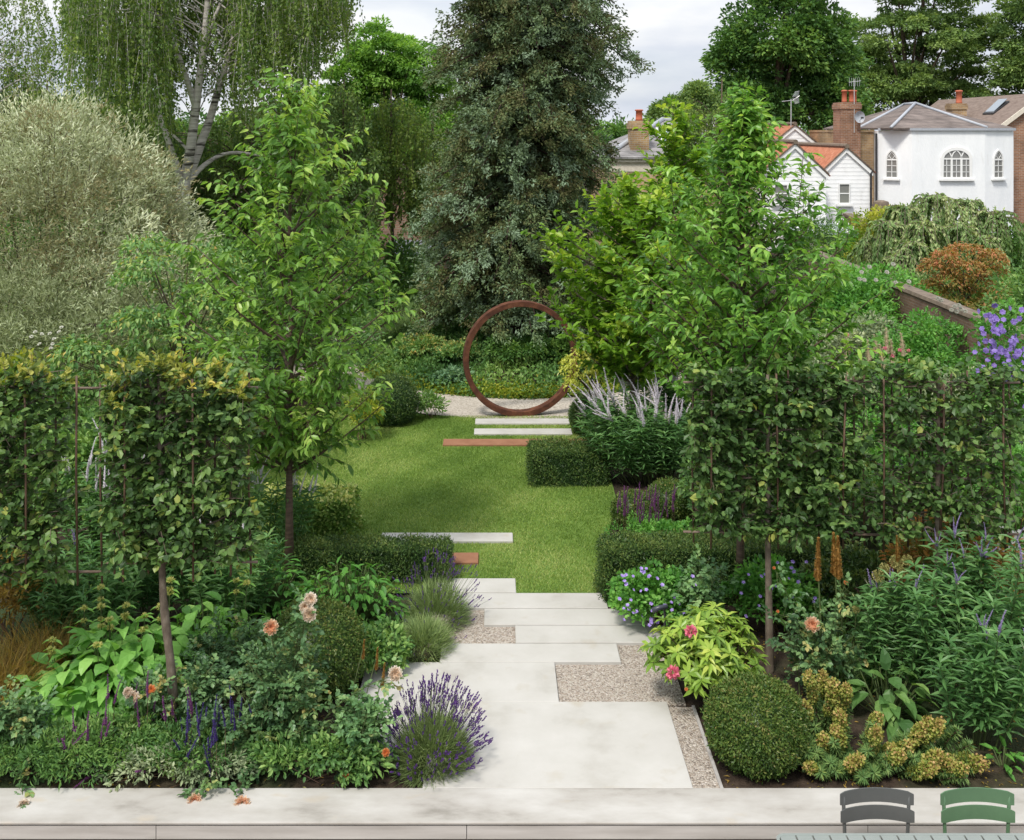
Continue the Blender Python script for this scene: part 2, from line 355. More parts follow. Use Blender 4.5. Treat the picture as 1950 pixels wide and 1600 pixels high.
# circular gravel path round the mound, mound
cx, cyy = .55, 22.3
g = MB(); k = 72; V = []
for i in range(k+1):
    a = 2*math.pi*i/k
    for r in (3.35, 4.75): V.append([cx+r*math.cos(a), cyy+r*math.sin(a), -.008])
g.add(V, np.array([[2*i,2*i+1,2*i+3,2*i+2] for i in range(k)])); structure('circular_path', g, M['gravelfar'])
def mound_h(x, y):
    r = np.hypot(x-cx, y-cyy)/3.42
    return np.maximum(0, 1-r**2.2)*.62*(1+.12*np.sin(x*2.1+y)+.1*np.sin(y*2.7-x*1.3))-.02
g = MB(); V = [[cx, cyy, mound_h(cx,cyy)]]
for j in range(1,15):
    for i in range(48):
        a = 2*math.pi*i/48; r = 3.42*j/14; x, y = cx+r*math.cos(a), cyy+r*math.sin(a); V.append([x,y,mound_h(x,y)])
fs = [[1+(j-1)*48+i, 1+j*48+i, 1+j*48+(i+1)%48, 1+(j-1)*48+(i+1)%48] for j in range(1,14) for i in range(48)]
g.add(V, [np.array(fs), np.array([[0,1+i,1+(i+1)%48] for i in range(48)])])
structure('mound_terrain', g, M['soil'], True)

# ================================================================== rusted ring
t = thing('ring_sculpture', 'large rusted steel ring standing upright at the far end of the lawn', 'sculpture', (.455, 17.8, .95))
g = MB(); k = 128; V = []
ro, ri, hd = .975, .885, .085; b = .004
prof = [(ri,-hd+b),(ri+b,-hd),(ro-b,-hd),(ro,-hd+b),(ro,hd-b),(ro-b,hd),(ri+b,hd),(ri,hd-b)]
for i in range(k):
    a = 2*math.pi*i/k
    for (r, y) in prof: V.append([r*math.cos(a), y, r*math.sin(a)])
q = len(prof)
g.add(V, np.array([[i*q+j, i*q+(j+1)%q, ((i+1)%k)*q+(j+1)%q, ((i+1)%k)*q+j] for i in range(k) for j in range(q)]))
g.build('ring', M['corten'], t)
g = MB(); box(g, -.16, .16, -.083, .083, -.965, -.945); g.build('base_plate', M['corten'], t)
t.rotation_euler = (0, 0, rad(7))
from mathutils import Vector
# ================================================================== plant materials
LM = {}
BRIGHT = dict(hornbeam_leaf=1.6, fresh_leaf=1.35, lilac=1, golden_leaf=1.1, hornbeam_young_leaf=1.15, rhodo_leaf=1.25, yellow_green_leaf=1.05, maple_leaf=1.3, brown_grass=1.25, cherry_leaf=1.42, cherry_leaf_dark=1.7, far_leaf_=1, magnolia_leaf=1.1, conifer_leaf=1.7, box_leaf=1.12, yew_leaf=1.35, silver_leaf=1.5, silver_leaf_low=1.7, whorl_leaf=1.55, rose_leaf=1.55, lavender_leaf=1.3, far_leaf_mid=1.6, far_leaf_dark=1.8, far_leaf_olive=1.7)
def lm(k, *cols, **kw):
    f = BRIGHT.get(k, 1.65) if ('leaf' in k or k == 'brown_grass') else 1.0
    if f > 1:
        out = []
        for c in cols:
            l = .3*c[0]+.6*c[1]+.1*c[2]; ds = .03
            out.append(tuple(min(.8, 1.45*f*w_*((1-ds)*x+ds*l)) for x, w_ in zip(c, (1.10,1.0,.88))))
        cols = out; kw['trans'] = kw.get('trans',.3)*1.2; kw['spec'] = .65*kw.get('spec',.4)
    LM[k] = leafmat(k, cols, **kw)
lm('cherry_leaf', (.032,.08,.016),(.058,.135,.025),(.10,.195,.04),(.19,.28,.07), rough=.36, spec=.5, trans=.33)
lm('cherry_leaf_dark', (.022,.065,.012),(.042,.11,.018),(.075,.165,.03),(.14,.23,.05), rough=.36, spec=.5, trans=.33)
lm('magnolia_leaf', (.04,.10,.010),(.075,.17,.015),(.13,.25,.025),(.24,.33,.05), rough=.38, spec=.45, trans=.36)
lm('hornbeam_leaf', (.014,.034,.011),(.024,.055,.017),(.04,.085,.024),(.065,.115,.035),(.16,.18,.045), rough=.42, spec=.45, trans=.25)
lm('hornbeam_young_leaf', (.05,.085,.018),(.10,.14,.03),(.20,.23,.05),(.32,.30,.09), rough=.45, spec=.4, trans=.3)
lm('birch_leaf', (.022,.05,.014),(.042,.08,.021),(.07,.115,.03),(.115,.16,.045), rough=.5, trans=.35)
lm('birch_leaf_dark', (.018,.042,.014),(.032,.065,.02),(.055,.095,.027),(.085,.13,.035), rough=.5, trans=.3)
lm('silver_leaf', (.145,.14,.085),(.12,.14,.085),(.15,.185,.12),(.21,.26,.19),(.32,.38,.31), rough=.6, trans=.2, tcol=(1.2,1.15,.8))
lm('silver_leaf_low', (.05,.07,.035),(.085,.11,.06),(.13,.165,.10),(.20,.25,.18), rough=.6, trans=.2, tcol=(1.2,1.15,.8))
lm('conifer_leaf', (.042,.042,.018),(.048,.058,.024),(.046,.074,.032),(.054,.090,.052),(.085,.13,.095), rough=.6, trans=.12)
lm('far_leaf_dark', (.014,.040,.012),(.026,.066,.018),(.045,.10,.024),(.085,.15,.035), rough=.5, trans=.28)
lm('far_leaf_mid', (.03,.08,.015),(.05,.12,.022),(.08,.17,.03),(.13,.22,.05), rough=.5, trans=.3)
lm('far_leaf_olive', (.027,.056,.019),(.044,.084,.027),(.070,.12,.036),(.11,.165,.055), rough=.55, trans=.25)
lm('viburnum_leaf', (.022,.06,.022),(.04,.095,.032),(.07,.14,.045),(.12,.18,.06),(.25,.19,.07), rough=.42, trans=.28)
lm('box_leaf', (.014,.035,.009),(.026,.06,.012),(.045,.09,.018),(.085,.125,.03),(.14,.13,.05), rough=.38, trans=.2)
lm('yew_leaf', (.009,.024,.009),(.016,.04,.012),(.03,.065,.016),(.06,.10,.025),(.09,.12,.035), rough=.42, trans=.15)
lm('varieg_leaf', (.03,.07,.015),(.06,.12,.025),(.12,.17,.05),(.30,.32,.16), rough=.42, trans=.25)
lm('golden_leaf', (.17,.24,.035),(.30,.36,.07),(.42,.46,.13),(.55,.56,.26), rough=.5, trans=.3)
lm('yellow_green_leaf', (.06,.12,.012),(.12,.19,.02),(.22,.27,.035),(.34,.34,.07), rough=.45, trans=.35)
lm('pear_leaf', (.034,.07,.024),(.058,.105,.038),(.095,.15,.06),(.17,.21,.115), rough=.45, trans=.25)
lm('fresh_leaf', (.025,.085,.018),(.04,.13,.025),(.065,.18,.035),(.11,.24,.06), rough=.4, trans=.3)
lm('mid_leaf', (.02,.055,.018),(.035,.085,.026),(.06,.125,.036),(.11,.18,.06), rough=.45, trans=.28)
lm('blue_leaf', (.022,.055,.035),(.036,.085,.05),(.06,.125,.072),(.11,.18,.11), rough=.5, trans=.22)
lm('grey_green_leaf', (.04,.065,.04),(.07,.10,.062),(.11,.15,.095),(.18,.22,.15), rough=.6, trans=.2)
lm('whorl_leaf', (.020,.062,.022),(.035,.092,.032),(.056,.13,.048),(.095,.175,.075), rough=.42, trans=.28)
lm('phlomis_leaf', (.035,.10,.022),(.055,.145,.03),(.09,.20,.045),(.15,.26,.08), rough=.42, trans=.3)
lm('rose_leaf', (.018,.046,.020),(.030,.072,.032),(.05,.105,.047),(.085,.155,.066),(.17,.155,.06), rough=.38, spec=.5, trans=.25)
lm('rose_leaf_light', (.03,.075,.035),(.05,.11,.05),(.08,.155,.07),(.13,.21,.10), rough=.42, trans=.28)
lm('rhodo_leaf', (.05,.105,.016),(.09,.17,.026),(.15,.24,.04),(.25,.31,.07), rough=.35, spec=.5, trans=.25)
lm('maple_leaf', (.055,.085,.02),(.10,.10,.028),(.18,.105,.04),(.25,.105,.065), rough=.5, trans=.3)
lm('rusty_leaf', (.03,.055,.015),(.06,.08,.02),(.15,.09,.03),(.23,.085,.04), rough=.5, trans=.25)
lm('brown_grass', (.055,.045,.012),(.12,.09,.022),(.20,.14,.035),(.11,.12,.03), rough=.5, trans=.3)
lm('lavender_leaf', (.055,.10,.040),(.09,.145,.058),(.14,.20,.085),(.19,.25,.13), rough=.6, trans=.2)
lm('euphorbia_leaf', (.028,.065,.022),(.048,.098,.036),(.08,.135,.048),(.13,.18,.06), rough=.5, trans=.22)
lm('euphorbia_flower', (.14,.20,.03),(.27,.31,.055),(.42,.36,.10),(.48,.30,.13), rough=.55, trans=.25, tcol=(1.2,1.1,.7))
lm('purple_flower', (.05,.02,.11),(.09,.035,.18),(.15,.07,.27), rough=.6, trans=.25, tcol=(1,1,1))
lm('magenta_flower', (.11,.03,.11),(.20,.055,.19),(.30,.11,.28), rough=.6, trans=.25, tcol=(1,1,1))
lm('indigo_flower', (.035,.022,.11),(.065,.04,.18),(.11,.07,.27), rough=.6, trans=.25, tcol=(1,1,1))
lm('lilac_spike', (.64,.58,.66),(.75,.70,.75),(.82,.79,.80), rough=.6, trans=.2, tcol=(1,1,1))
lm('violet_spike', (.22,.17,.36),(.32,.26,.46),(.45,.38,.52), rough=.6, trans=.2, tcol=(1,1,1))
lm('bud_spike', (.30,.34,.20),(.42,.42,.28),(.50,.46,.36), rough=.6, trans=.2, tcol=(1,1,1))
lm('violet_flower', (.26,.17,.55),(.36,.25,.66),(.55,.42,.78), rough=.55, trans=.3, tcol=(1,1,1))
lm('clematis_flower', (.14,.08,.36),(.22,.14,.48),(.34,.25,.60), rough=.55, trans=.3, tcol=(1,1,1))
lm('white_flower', (.62,.62,.52),(.75,.74,.66),(.80,.79,.74), rough=.6, trans=.25, tcol=(1,1,1))
lm('peach_rose', (.86,.44,.25),(.89,.54,.34),(.91,.66,.48),(.92,.78,.63), rough=.6, trans=.3, tcol=(1,.9,.8))
lm('pale_rose', (.84,.60,.42),(.88,.72,.56),(.90,.80,.68),(.92,.86,.78), rough=.6, trans=.3, tcol=(1,.95,.9))
lm('orange_rose', (.84,.32,.10),(.88,.44,.17),(.90,.58,.30), rough=.6, trans=.3, tcol=(1,.9,.8))
lm('pink_flower', (.60,.09,.16),(.72,.19,.27),(.80,.36,.42), rough=.55, trans=.3, tcol=(1,1,1))
lm('yellow_whorl', (.34,.38,.07),(.56,.55,.15),(.75,.70,.30), rough=.6, trans=.25, tcol=(1,1,1))
lm('foxtail', (.22,.12,.03),(.38,.21,.05),(.50,.30,.085), rough=.7, trans=.1)
lm('seedhead', (.20,.20,.06),(.30,.28,.09),(.40,.36,.14), rough=.7, trans=.15)
lm('plume', (.46,.37,.22),(.54,.46,.30),(.60,.53,.38), rough=.7, trans=.2, tcol=(1,1,1))
M['stem'] = noisemat('green_stem', [(.3,(.05,.08,.025)),(.7,(.10,.13,.045))], 20, 3, .6, 0)
M['stemred'] = noisemat('russet_stem', [(.3,(.07,.04,.03)),(.7,(.13,.08,.05))], 20, 3, .6, 0)
M['bark'] = noisemat('brown_bark', [(.3,(.045,.032,.022)),(.55,(.10,.072,.05)),(.75,(.16,.125,.09))], 6, 7, .9, .7, 26, .02, stretch=(3,3,.7))
M['cherrybark'] = noisemat('cherry_bark', [(.3,(.055,.036,.026)),(.55,(.105,.07,.05)),(.75,(.17,.125,.095))], 9, 7, .6, .5, 40, .006, stretch=(1,1,6))
M['greybark'] = noisemat('grey_bark', [(.3,(.085,.065,.048)),(.55,(.15,.12,.09)),(.75,(.22,.185,.145))], 12, 7, .85, .5, 50, .006, stretch=(2,2,1))
M['conbark'] = noisemat('conifer_bark', [(.3,(.03,.018,.014)),(.7,(.085,.055,.042))], 9, 7, .9, .8, 30, .03, stretch=(4,4,.5))
M['birchbark'] = noisemat('birch_bark', [(.32,(.07,.06,.05)),(.40,(.42,.38,.34)),(.62,(.60,.56,.52)),(.8,(.70,.66,.62))], 3.2, 7, .7, .3, 20, .01, stretch=(.8,.8,5), second=(2.2,.56,.66,(.07,.06,.05)))
M['cane'] = noisemat('brown_cane', [(.3,(.07,.042,.028)),(.7,(.15,.092,.06))], 8, 5, .6, .2, 40, .003, stretch=(3,3,1))
M['rail'] = noisemat('weathered_rail', [(.3,(.12,.08,.06)),(.7,(.22,.17,.13))], 8, 5, .6, .2, 40, .003, stretch=(1,3,3))

def proto(mb, name, mat, smooth=False):
    o = mb.build(name, mat, None, smooth); me = o.data; bpy.data.objects.remove(o); return me
def aim(d): return Vector([float(x) for x in d]).to_track_quat('Z','Y').to_euler()
def loc3(b): return np.array(b, float)

# ------------------------------------------------------------------ trees
def limb_crown(wood, lf, trunk, zs, rs, nl, rise, tw, tl, k, L, W, tone=(.2,.8), droop=.3, r0=.016, tmp=T_LEAF, topz=None, lift=.35, squash=1.0, extra=()):
    trunk = np.asarray(trunk, float)
    zt = trunk[:,2]; tp = lambda z: np.stack([np.interp(z, zt, trunk[:,0]), np.interp(z, zt, trunk[:,1]), z], -1)
    A, B, T = [], [], []
    for i in range(nl):
        f = (i+R.uniform(0,1))/nl
        ze = zs[0]+(zs[-1]-zs[0])*f; r = np.interp(ze, zs, rs)*R.uniform(.62,1.06)
        az = i*2.39996+R.normal(0,.3)
        z0 = max(zt[0]+.3, zs[0]-.2-R.uniform(0,.1), ze-rise*r-R.uniform(0,.15)); z0 = min(z0, zt[-1]-.05)
        s = tp(z0); e = tp(min(ze, zt[-1])); e = np.array([e[0]+r*math.cos(az), e[1]+squash*r*math.sin(az), ze])
        mid = (s+e)/2+np.array([0,0,-.06*r])+R.normal(0,.04,3)*r
        t = np.linspace(0,1,6)[:,None]; P = (1-t)**2*s+2*t*(1-t)*mid+t*t*e
        tube(wood, P, np.linspace(r0*(.45+.55*min(1,r)), .0035, 6), 5, .5, False)
        n = max(3, int(tw*(.5+r/ max(rs)*.7)))
        q = np.sort(R.uniform(.12,1,n)); q[-1] = 1
        a = (1-q[:,None])**2*s+2*q[:,None]*(1-q[:,None])*mid+q[:,None]**2*e
        tan = nz(e-s)
        d = nz(tan*.75+R.normal(0,.55,(n,3))+np.array([0,0,lift])); ln = tl*R.uniform(.5,1.2,n)
        A.append(a); B.append(a+d*ln[:,None]); T.append(np.full(n, R.uniform(*tone)))
    # leader
    n = 10; q = R.uniform(.8,1,n); a = tp(zt[0]+(zt[-1]-zt[0])*q); d = nz(R.normal(0,.5,(n,3))+np.array([0,0,.9])); A.append(a); B.append(a+d*tl*R.uniform(.5,1,n)[:,None]); T.append(np.full(n,.7))
    for (ex, ey, ez, sz) in extra:                # long upright shoots that break out of the crown
        s = tp(min(sz, zt[-1]-.1)); e = np.array([ex,ey,ez]); m = np.array([ex*.9+s[0]*.1, ey*.9, sz+.35*(ez-sz)]); t = np.linspace(0,1,8)[:,None]; P = (1-t)**2*s+2*t*(1-t)*m+t*t*e
        tube(wood, P, np.linspace(r0*.5,.003,8), 5, .5, False); q = np.concatenate([R.uniform(.3,1,16),[1]])[:,None]; a = (1-q)**2*s+2*q*(1-q)*m+q*q*e
        A.append(a); B.append(a+nz(R.normal(0,.6,(17,3))+UP*.4)*(tl*.45)); T.append(np.full(17,.6))
    A = np.concatenate(A); B = np.concatenate(B); T = np.concatenate(T)
    sticks(wood, A, B, .004, .0015)
    twig_leaves(lf, A, B, k, L, W, tmp, T+R.normal(0,.1,len(T)), droop=droop)
def trunk_tube(mb, pts, r0, r1, k=9, flare=1.35):
    pts = np.asarray(pts, float); n = len(pts)
    r = np.linspace(r0, r1, n); r[0] *= flare
    r = r*(1+R.normal(0,.04,n)); tube(mb, pts, r, k)
def limb_tree(name, label, cat, base, trunk, r0, lmat, bark, zs, rs, nl, **kw):
    t = thing(name, label, cat, base); wood, lf = MB(), MB()
    trunk_tube(wood, trunk, r0, .006)
    kw.setdefault('r0', r0*.4)
    limb_crown(wood, lf, trunk, zs, rs, nl, **kw)
    wood.build('trunk', M[bark], t, True); lf.build('crown', LM[lmat], t)
    return t
def clump_leaves(lf, C, cr, per, L, W, tmp, tone, droop=.2, up=.35, flat=.75, tj=.14, out=None):
    n = len(C); cr = np.broadcast_to(np.asarray(cr, float), (n,))
    w = rdir(n*per, -.45); c = np.repeat(C, per, 0); rr = np.repeat(cr, per)
    s = R.uniform(.25,1,n*per)**.5
    P = c+w*(rr*s)[:,None]*np.array([1,1,flat])
    D = w*.8+R.normal(0,.5,(n*per,3))+np.array([0,0,-droop])
    if out is not None: D += np.repeat(out, per, 0)*.5
    N = UP*up+w*.6+R.normal(0,.35,(n*per,3))
    tn = np.repeat(tone, per)+R.normal(0,tj,n*per)
    leaves(lf, P, D, N, L*R.uniform(.65,1.2,n*per), W*R.uniform(.7,1.2,n*per), tmp, np.clip(tn,0,1))
def clump_tree(name, label, cat, base, ells, trunk_h, r0, lmat, bark, nc, cr, per, L, W, group=None, limbs=14, tone=(.15,.85), tmp=T_KITE, droop=.2, flat=.7):
    # ells: list of (dx,dy,z, rx,ry,rz) relative to the base; clumps sit through the outer half of each
    t = thing(name, label, cat, base, 0, group); wood, lf = MB(), MB()
    E = np.array(ells, float); wgt = (E[:,3]*E[:,4]*E[:,5])**.67; wgt /= wgt.sum()
    e = R.choice(len(E), nc, p=wgt); u = rdir(nc, -.75)
    s = R.uniform(.18,1,nc)**.4
    C = E[e,:3]+u*E[e,3:]*s[:,None]
    clump_leaves(lf, C, cr*R.uniform(.6,1.35,nc), per, L, W, tmp, R.uniform(tone[0],tone[1],nc), droop=droop, flat=flat, out=u)
    top = E[np.argmax(E[:,2])]; pts = [[0,0,-.1],[0,0,trunk_h*.5],[top[0]*.3,top[1]*.3,trunk_h],[top[0],top[1],top[2]]]
    trunk_tube(wood, pts, r0, r0*.25)
    for i in R.choice(nc, min(limbs,nc), False):
        z0 = R.uniform(.6,1)*trunk_h; s0 = np.array([0,0,z0]); m = (s0+C[i])/2+np.array([0,0,.12*np.linalg.norm(C[i]-s0)])
        q = np.linspace(0,1,5)[:,None]; tube(wood, (1-q)**2*s0+2*q*(1-q)*m+q*q*C[i], np.linspace(r0*.4,r0*.06,5), 5, .5, False)
    wood.build('trunk', M[bark], t, True); lf.build('crown', LM[lmat], t)
    return t
def weeping_strands(lf, wood, T, ln, per, L, W, sway=.12, tone=(.2,.8)):
    n = len(T); ln = np.broadcast_to(ln, (n,))
    d = np.concatenate([R.normal(0,sway,(n,2)), -np.ones((n,1))], 1); B = T+d*ln[:,None]
    sticks(wood, T, B, .006, .002)
    t = R.uniform(.0,1,(n,per)); P = (T[:,None]+(B-T)[:,None]*t[:,:,None]).reshape(-1,3)+R.normal(0,.035,(n*per,3))
    D = R.normal(0,.6,(n*per,3))+np.array([0,0,-.9]); N = R.normal(0,1,(n*per,3))+UP*.3
    tn = np.repeat(R.uniform(*tone, n), per)+R.normal(0,.14,n*per)
    leaves(lf, P, D, N, L*R.uniform(.7,1.2,n*per), W*R.uniform(.7,1.2,n*per), T_KITE, np.clip(tn,0,1))

# ------------------------------------------------------------------ shrubs and clipped forms
def bush(name, label, cat, base, rx, ry, h, lmat, n, L, W, tmp=T_LEAF, droop=.2, nc=None, cr=None, tone=(.15,.85), up=.35, group=None, stems=9, stem='stemred', sink=.0, flat=.8, part='foliage', shoots=0, shoot_len=.5, spread=1.0):
    t = thing(name, label, cat, base, 0, group); lf, wood = MB(), MB()
    nc = nc or max(12, int(n/70)); per = max(4, n//nc)
    u = rdir(nc, -.12); s = R.uniform(.12,1,nc)**.4
    s = s**spread
    C = u*np.array([rx,ry,h*.62])*s[:,None]+np.array([0,0,h*.42-sink]); C[:,2] = np.maximum(C[:,2], .04)
    clump_leaves(lf, C, (cr or .32*min(rx,ry,h))*R.uniform(.6,1.3,nc), per, L, W, tmp, R.uniform(tone[0],tone[1],nc), droop=droop, up=up, flat=flat, out=u)
    if shoots:
        u2 = rdir(shoots,.0); A = u2*np.array([rx,ry,h*.62])*.88+np.array([0,0,h*.42-sink]); d = nz(u2*.6+UP*.75+R.normal(0,.25,(shoots,3))); B = A+d*(shoot_len*R.uniform(.5,1.3,shoots))[:,None]
        sticks(wood, A, B, .008, .002); twig_leaves(lf, A, B, 26, L*1.05, W, tmp, R.uniform(.55,1,shoots), ang=.65, droop=.0)
    i = R.choice(nc, min(stems,nc), False)
    b = R.normal(0,.05,(len(i),3))*np.array([1,1,0]); sticks(wood, b, C[i], .012*min(1,h), .004)
    wood.build('stem', M[stem], t); lf.build(part, LM[lmat], t)
    return t
def surf_leaves(lf, P, N, L, W, tone, tmp=T_KITE, rough=.025, lift=.55):
    n = len(P)
    D = N*lift+R.normal(0,.55,(n,3)); P = P+N*R.normal(-.012,rough,n)[:,None]
    leaves(lf, P, D, N+R.normal(0,.4,(n,3)), L*R.uniform(.6,1.25,n), W*R.uniform(.7,1.2,n), tmp, np.clip(tone,0,1))
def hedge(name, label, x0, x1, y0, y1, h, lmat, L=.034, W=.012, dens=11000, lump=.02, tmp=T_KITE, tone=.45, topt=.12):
    cx_, cy_ = (x0+x1)/2, (y0+y1)/2; t = thing(name, label, 'hedge', (cx_,cy_,-.04)); lf = MB()
    a, b, hh = (x1-x0)/2, (y1-y0)/2, h+.04
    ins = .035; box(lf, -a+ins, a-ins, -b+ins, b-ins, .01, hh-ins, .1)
    for (w_, d_, fx) in ((2*a,hh,0),(2*a,hh,1),(2*b,hh,2),(2*b,hh,3),(2*a,2*b,4)):
        n = int(w_*d_*dens); u, v = R.uniform(-.5,.5,n), R.uniform(0,1,n)
        if fx < 2: P = np.stack([u*w_, np.full(n, -b if fx == 0 else b), v*hh], 1); N = np.array([0,-1. if fx == 0 else 1.,0])
        elif fx < 4: P = np.stack([np.full(n, -a if fx == 2 else a), u*w_, v*hh], 1); N = np.array([-1. if fx == 2 else 1.,0,0])
        else: P = np.stack([u*w_, (v-.5)*d_, np.full(n,hh)], 1); N = UP
        N = np.broadcast_to(N, (n,3))
        q = P*3.1; l = np.sin(q[:,0]*2.1+q[:,2]*1.7)*np.sin(q[:,1]*2.3+1+q[:,0])+.6*np.sin(q[:,0]*5.3+q[:,1]*4.1+q[:,2]*4.7)
        P = P+N*(lump*l)[:,None]
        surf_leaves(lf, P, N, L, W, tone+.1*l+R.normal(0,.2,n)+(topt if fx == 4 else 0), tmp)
    lf.build('foliage', LM[lmat], t); return t
def ball(name, label, base, r, lmat='box_leaf', n=15000, L=.03, W=.014, rz=1.0, tmp=T_KITE, group=None, tone=.45):
    t = thing(name, label, 'clipped shrub', base, 0, group); lf = MB()
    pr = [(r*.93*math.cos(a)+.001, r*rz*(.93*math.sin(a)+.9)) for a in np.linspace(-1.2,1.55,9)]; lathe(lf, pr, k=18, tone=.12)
    N = rdir(n, -.85); l = np.sin(N[:,0]*7+N[:,2]*5)*np.sin(N[:,1]*6+1)+.6*np.sin(N[:,0]*13+N[:,1]*11+N[:,2]*12)
    P = N*r*np.array([1,1,rz])*(1+.027*l)[:,None]+np.array([0,0,r*rz*.9])
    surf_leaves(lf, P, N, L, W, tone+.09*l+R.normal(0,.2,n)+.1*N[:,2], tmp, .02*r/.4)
    lf.build('foliage', LM[lmat], t); return t

# ------------------------------------------------------------------ flower prototypes (meshes)
def spike_mesh(name, mat, ln, r, n=90, L=.012, W=.007, curve=.06):
    g = MB(); t = np.linspace(0,1,7); P = np.stack([curve*t**2, 0*t, ln*t], 1)
    tube(g, P, r*.55*(1-t*.85), 6, .3)
    q = R.uniform(0,.97,n); c = np.stack([curve*q**2, 0*q, ln*q], 1); a = R.uniform(0,6.283,n); o = np.stack([np.cos(a), np.sin(a), 0*a], 1)
    leaves(g, c+o*(r*.4*(1-q*.85))[:,None], o+UP*.7, UP-o+R.normal(0,.2,(n,3)), L*(1.15-q*.7), W, T_KITE, np.clip(R.uniform(.1,1,n),0,1))
    return proto(g, name, LM[mat])
def rose_mesh(name, mat, r=.045):
    g = MB()
    for ring, (m, tilt, sz) in enumerate(((8,.40,1.0),(7,.68,.9),(6,.93,.74),(5,1.15,.55),(4,1.35,.36))):
        for j in range(m):
            a = 2*math.pi*(j+ring*.37)/m+R.normal(0,.1); o = np.array([math.cos(a), math.sin(a), 0]); s = np.array([-o[1], o[0], 0])
            V = []
            for u in (0,.4,.8,1.05):
                el = tilt+u*.75; rr = r*sz
                c = o*rr*(.12+u*math.cos(el*.8))+UP*rr*(u*math.sin(el)*1.05+ring*.06)
                wd = rr*(.36+.70*math.sin(min(1,u)*2.35))
                for v in (-1,0,1): V.append(c+s*v*wd-o*abs(v)*wd*.06+UP*abs(v)*wd*.12)
            g.add(V, np.array([[i*3+k, i*3+k+1, i*3+k+4, i*3+k+3] for i in range(3) for k in range(2)]), min(1,max(0,.95-.22*ring+R.normal(0,.1))))
    return proto(g, name, LM[mat], True)
def petal_mesh(name, mat, r=.02, m=5, cup=.25):
    g = MB(); a = np.arange(m)*2*math.pi/m; o = np.stack([np.cos(a), np.sin(a), np.full(m,cup)], 1)
    leaves(g, np.zeros((m,3)), o, np.broadcast_to(UP,(m,3)), r, r*.9, T_ROUND, R.uniform(.2,1,m)); return proto(g, name, LM[mat])
def ball_mesh(name, mat, r, n=60, L=None, W=None, tmp=T_KITE, rz=1.0):
    g = MB(); N = rdir(n,-.6); leaves(g, N*r*.35*np.array([1,1,rz]), N+R.normal(0,.25,(n,3)), rdir(n), L or r*.75, W or r*.5, tmp, R.uniform(0,1,n)); return proto(g, name, LM[mat])
def euph_mesh():
    g = MB(); n = 300; u = rdir(n,-.9); s = R.uniform(.5,1,n)[:,None]; C = u*np.array([.052,.052,.095])*s
    leaves(g, C, u+R.normal(0,.6,(n,3)), u+R.normal(0,.5,(n,3)), .02, .017, T_ROUND, np.clip(.35+.35*u[:,2]+R.normal(0,.28,n),0,1)); return proto(g, 'euphorbia_head', LM['euphorbia_flower'])
FM = dict(
    lilac=[spike_mesh('lilac_spike','lilac_spike',.26,.016,120,curve=c) for c in (.09,.03,-.05)],
    violet=[spike_mesh('violet_spike','violet_spike',.19,.013,100,curve=c) for c in (.06,.0,-.04)],
    bud=[spike_mesh('bud_spike','bud_spike',.13,.006,40,.008,.004,curve=c) for c in (.05,-.03)],
    salvia=[spike_mesh('salvia_spike','magenta_flower',.2,.011,110,.014,.008,curve=c) for c in (.02,-.02)],
    indigo=[spike_mesh('indigo_spike','indigo_flower',.2,.012,120,.014,.009,curve=c) for c in (.02,-.02)],
    fox=[spike_mesh('foxtail_spike','foxtail',.37,.036,620,.026,.011,curve=.01)],
    peach=[rose_mesh('peach_bloom','peach_rose')], pale=[rose_mesh('pale_bloom','pale_rose')], orange=[rose_mesh('orange_bloom','orange_rose',.03)], white=[rose_mesh('white_bloom','white_flower',.05)],
    pink=[ball_mesh('pink_truss','pink_flower',.06,26,.05,.035,T_ROUND)], geranium=[petal_mesh('violet_petals','violet_flower',.02)],
    clematis=[petal_mesh('clematis_petals','clematis_flower',.055,6,.15)], whitef=[petal_mesh('white_petals','white_flower',.03)],
    whorl=[ball_mesh('yellow_whorl','yellow_whorl',.035,46,.03,.014,rz=.5)],
    euph=[euph_mesh() for _ in range(3)],
    plume=[spike_mesh('plume_spike','plume',.36,.06,160,.05,.012,curve=.02)], umbel=[ball_mesh('white_umbel','white_flower',.08,50,.03,.03,T_ROUND,.3)])
def bloom(t, kind, p, d=(0,0,1), s=1.0, name='flower'):
    ms_ = FM[kind]; o = mobj(name, ms_[int(R.integers(len(ms_)))], t, p, aim(d), s)
    o.rotation_euler.rotate_axis('Z', float(R.uniform(0,6.28))); return o

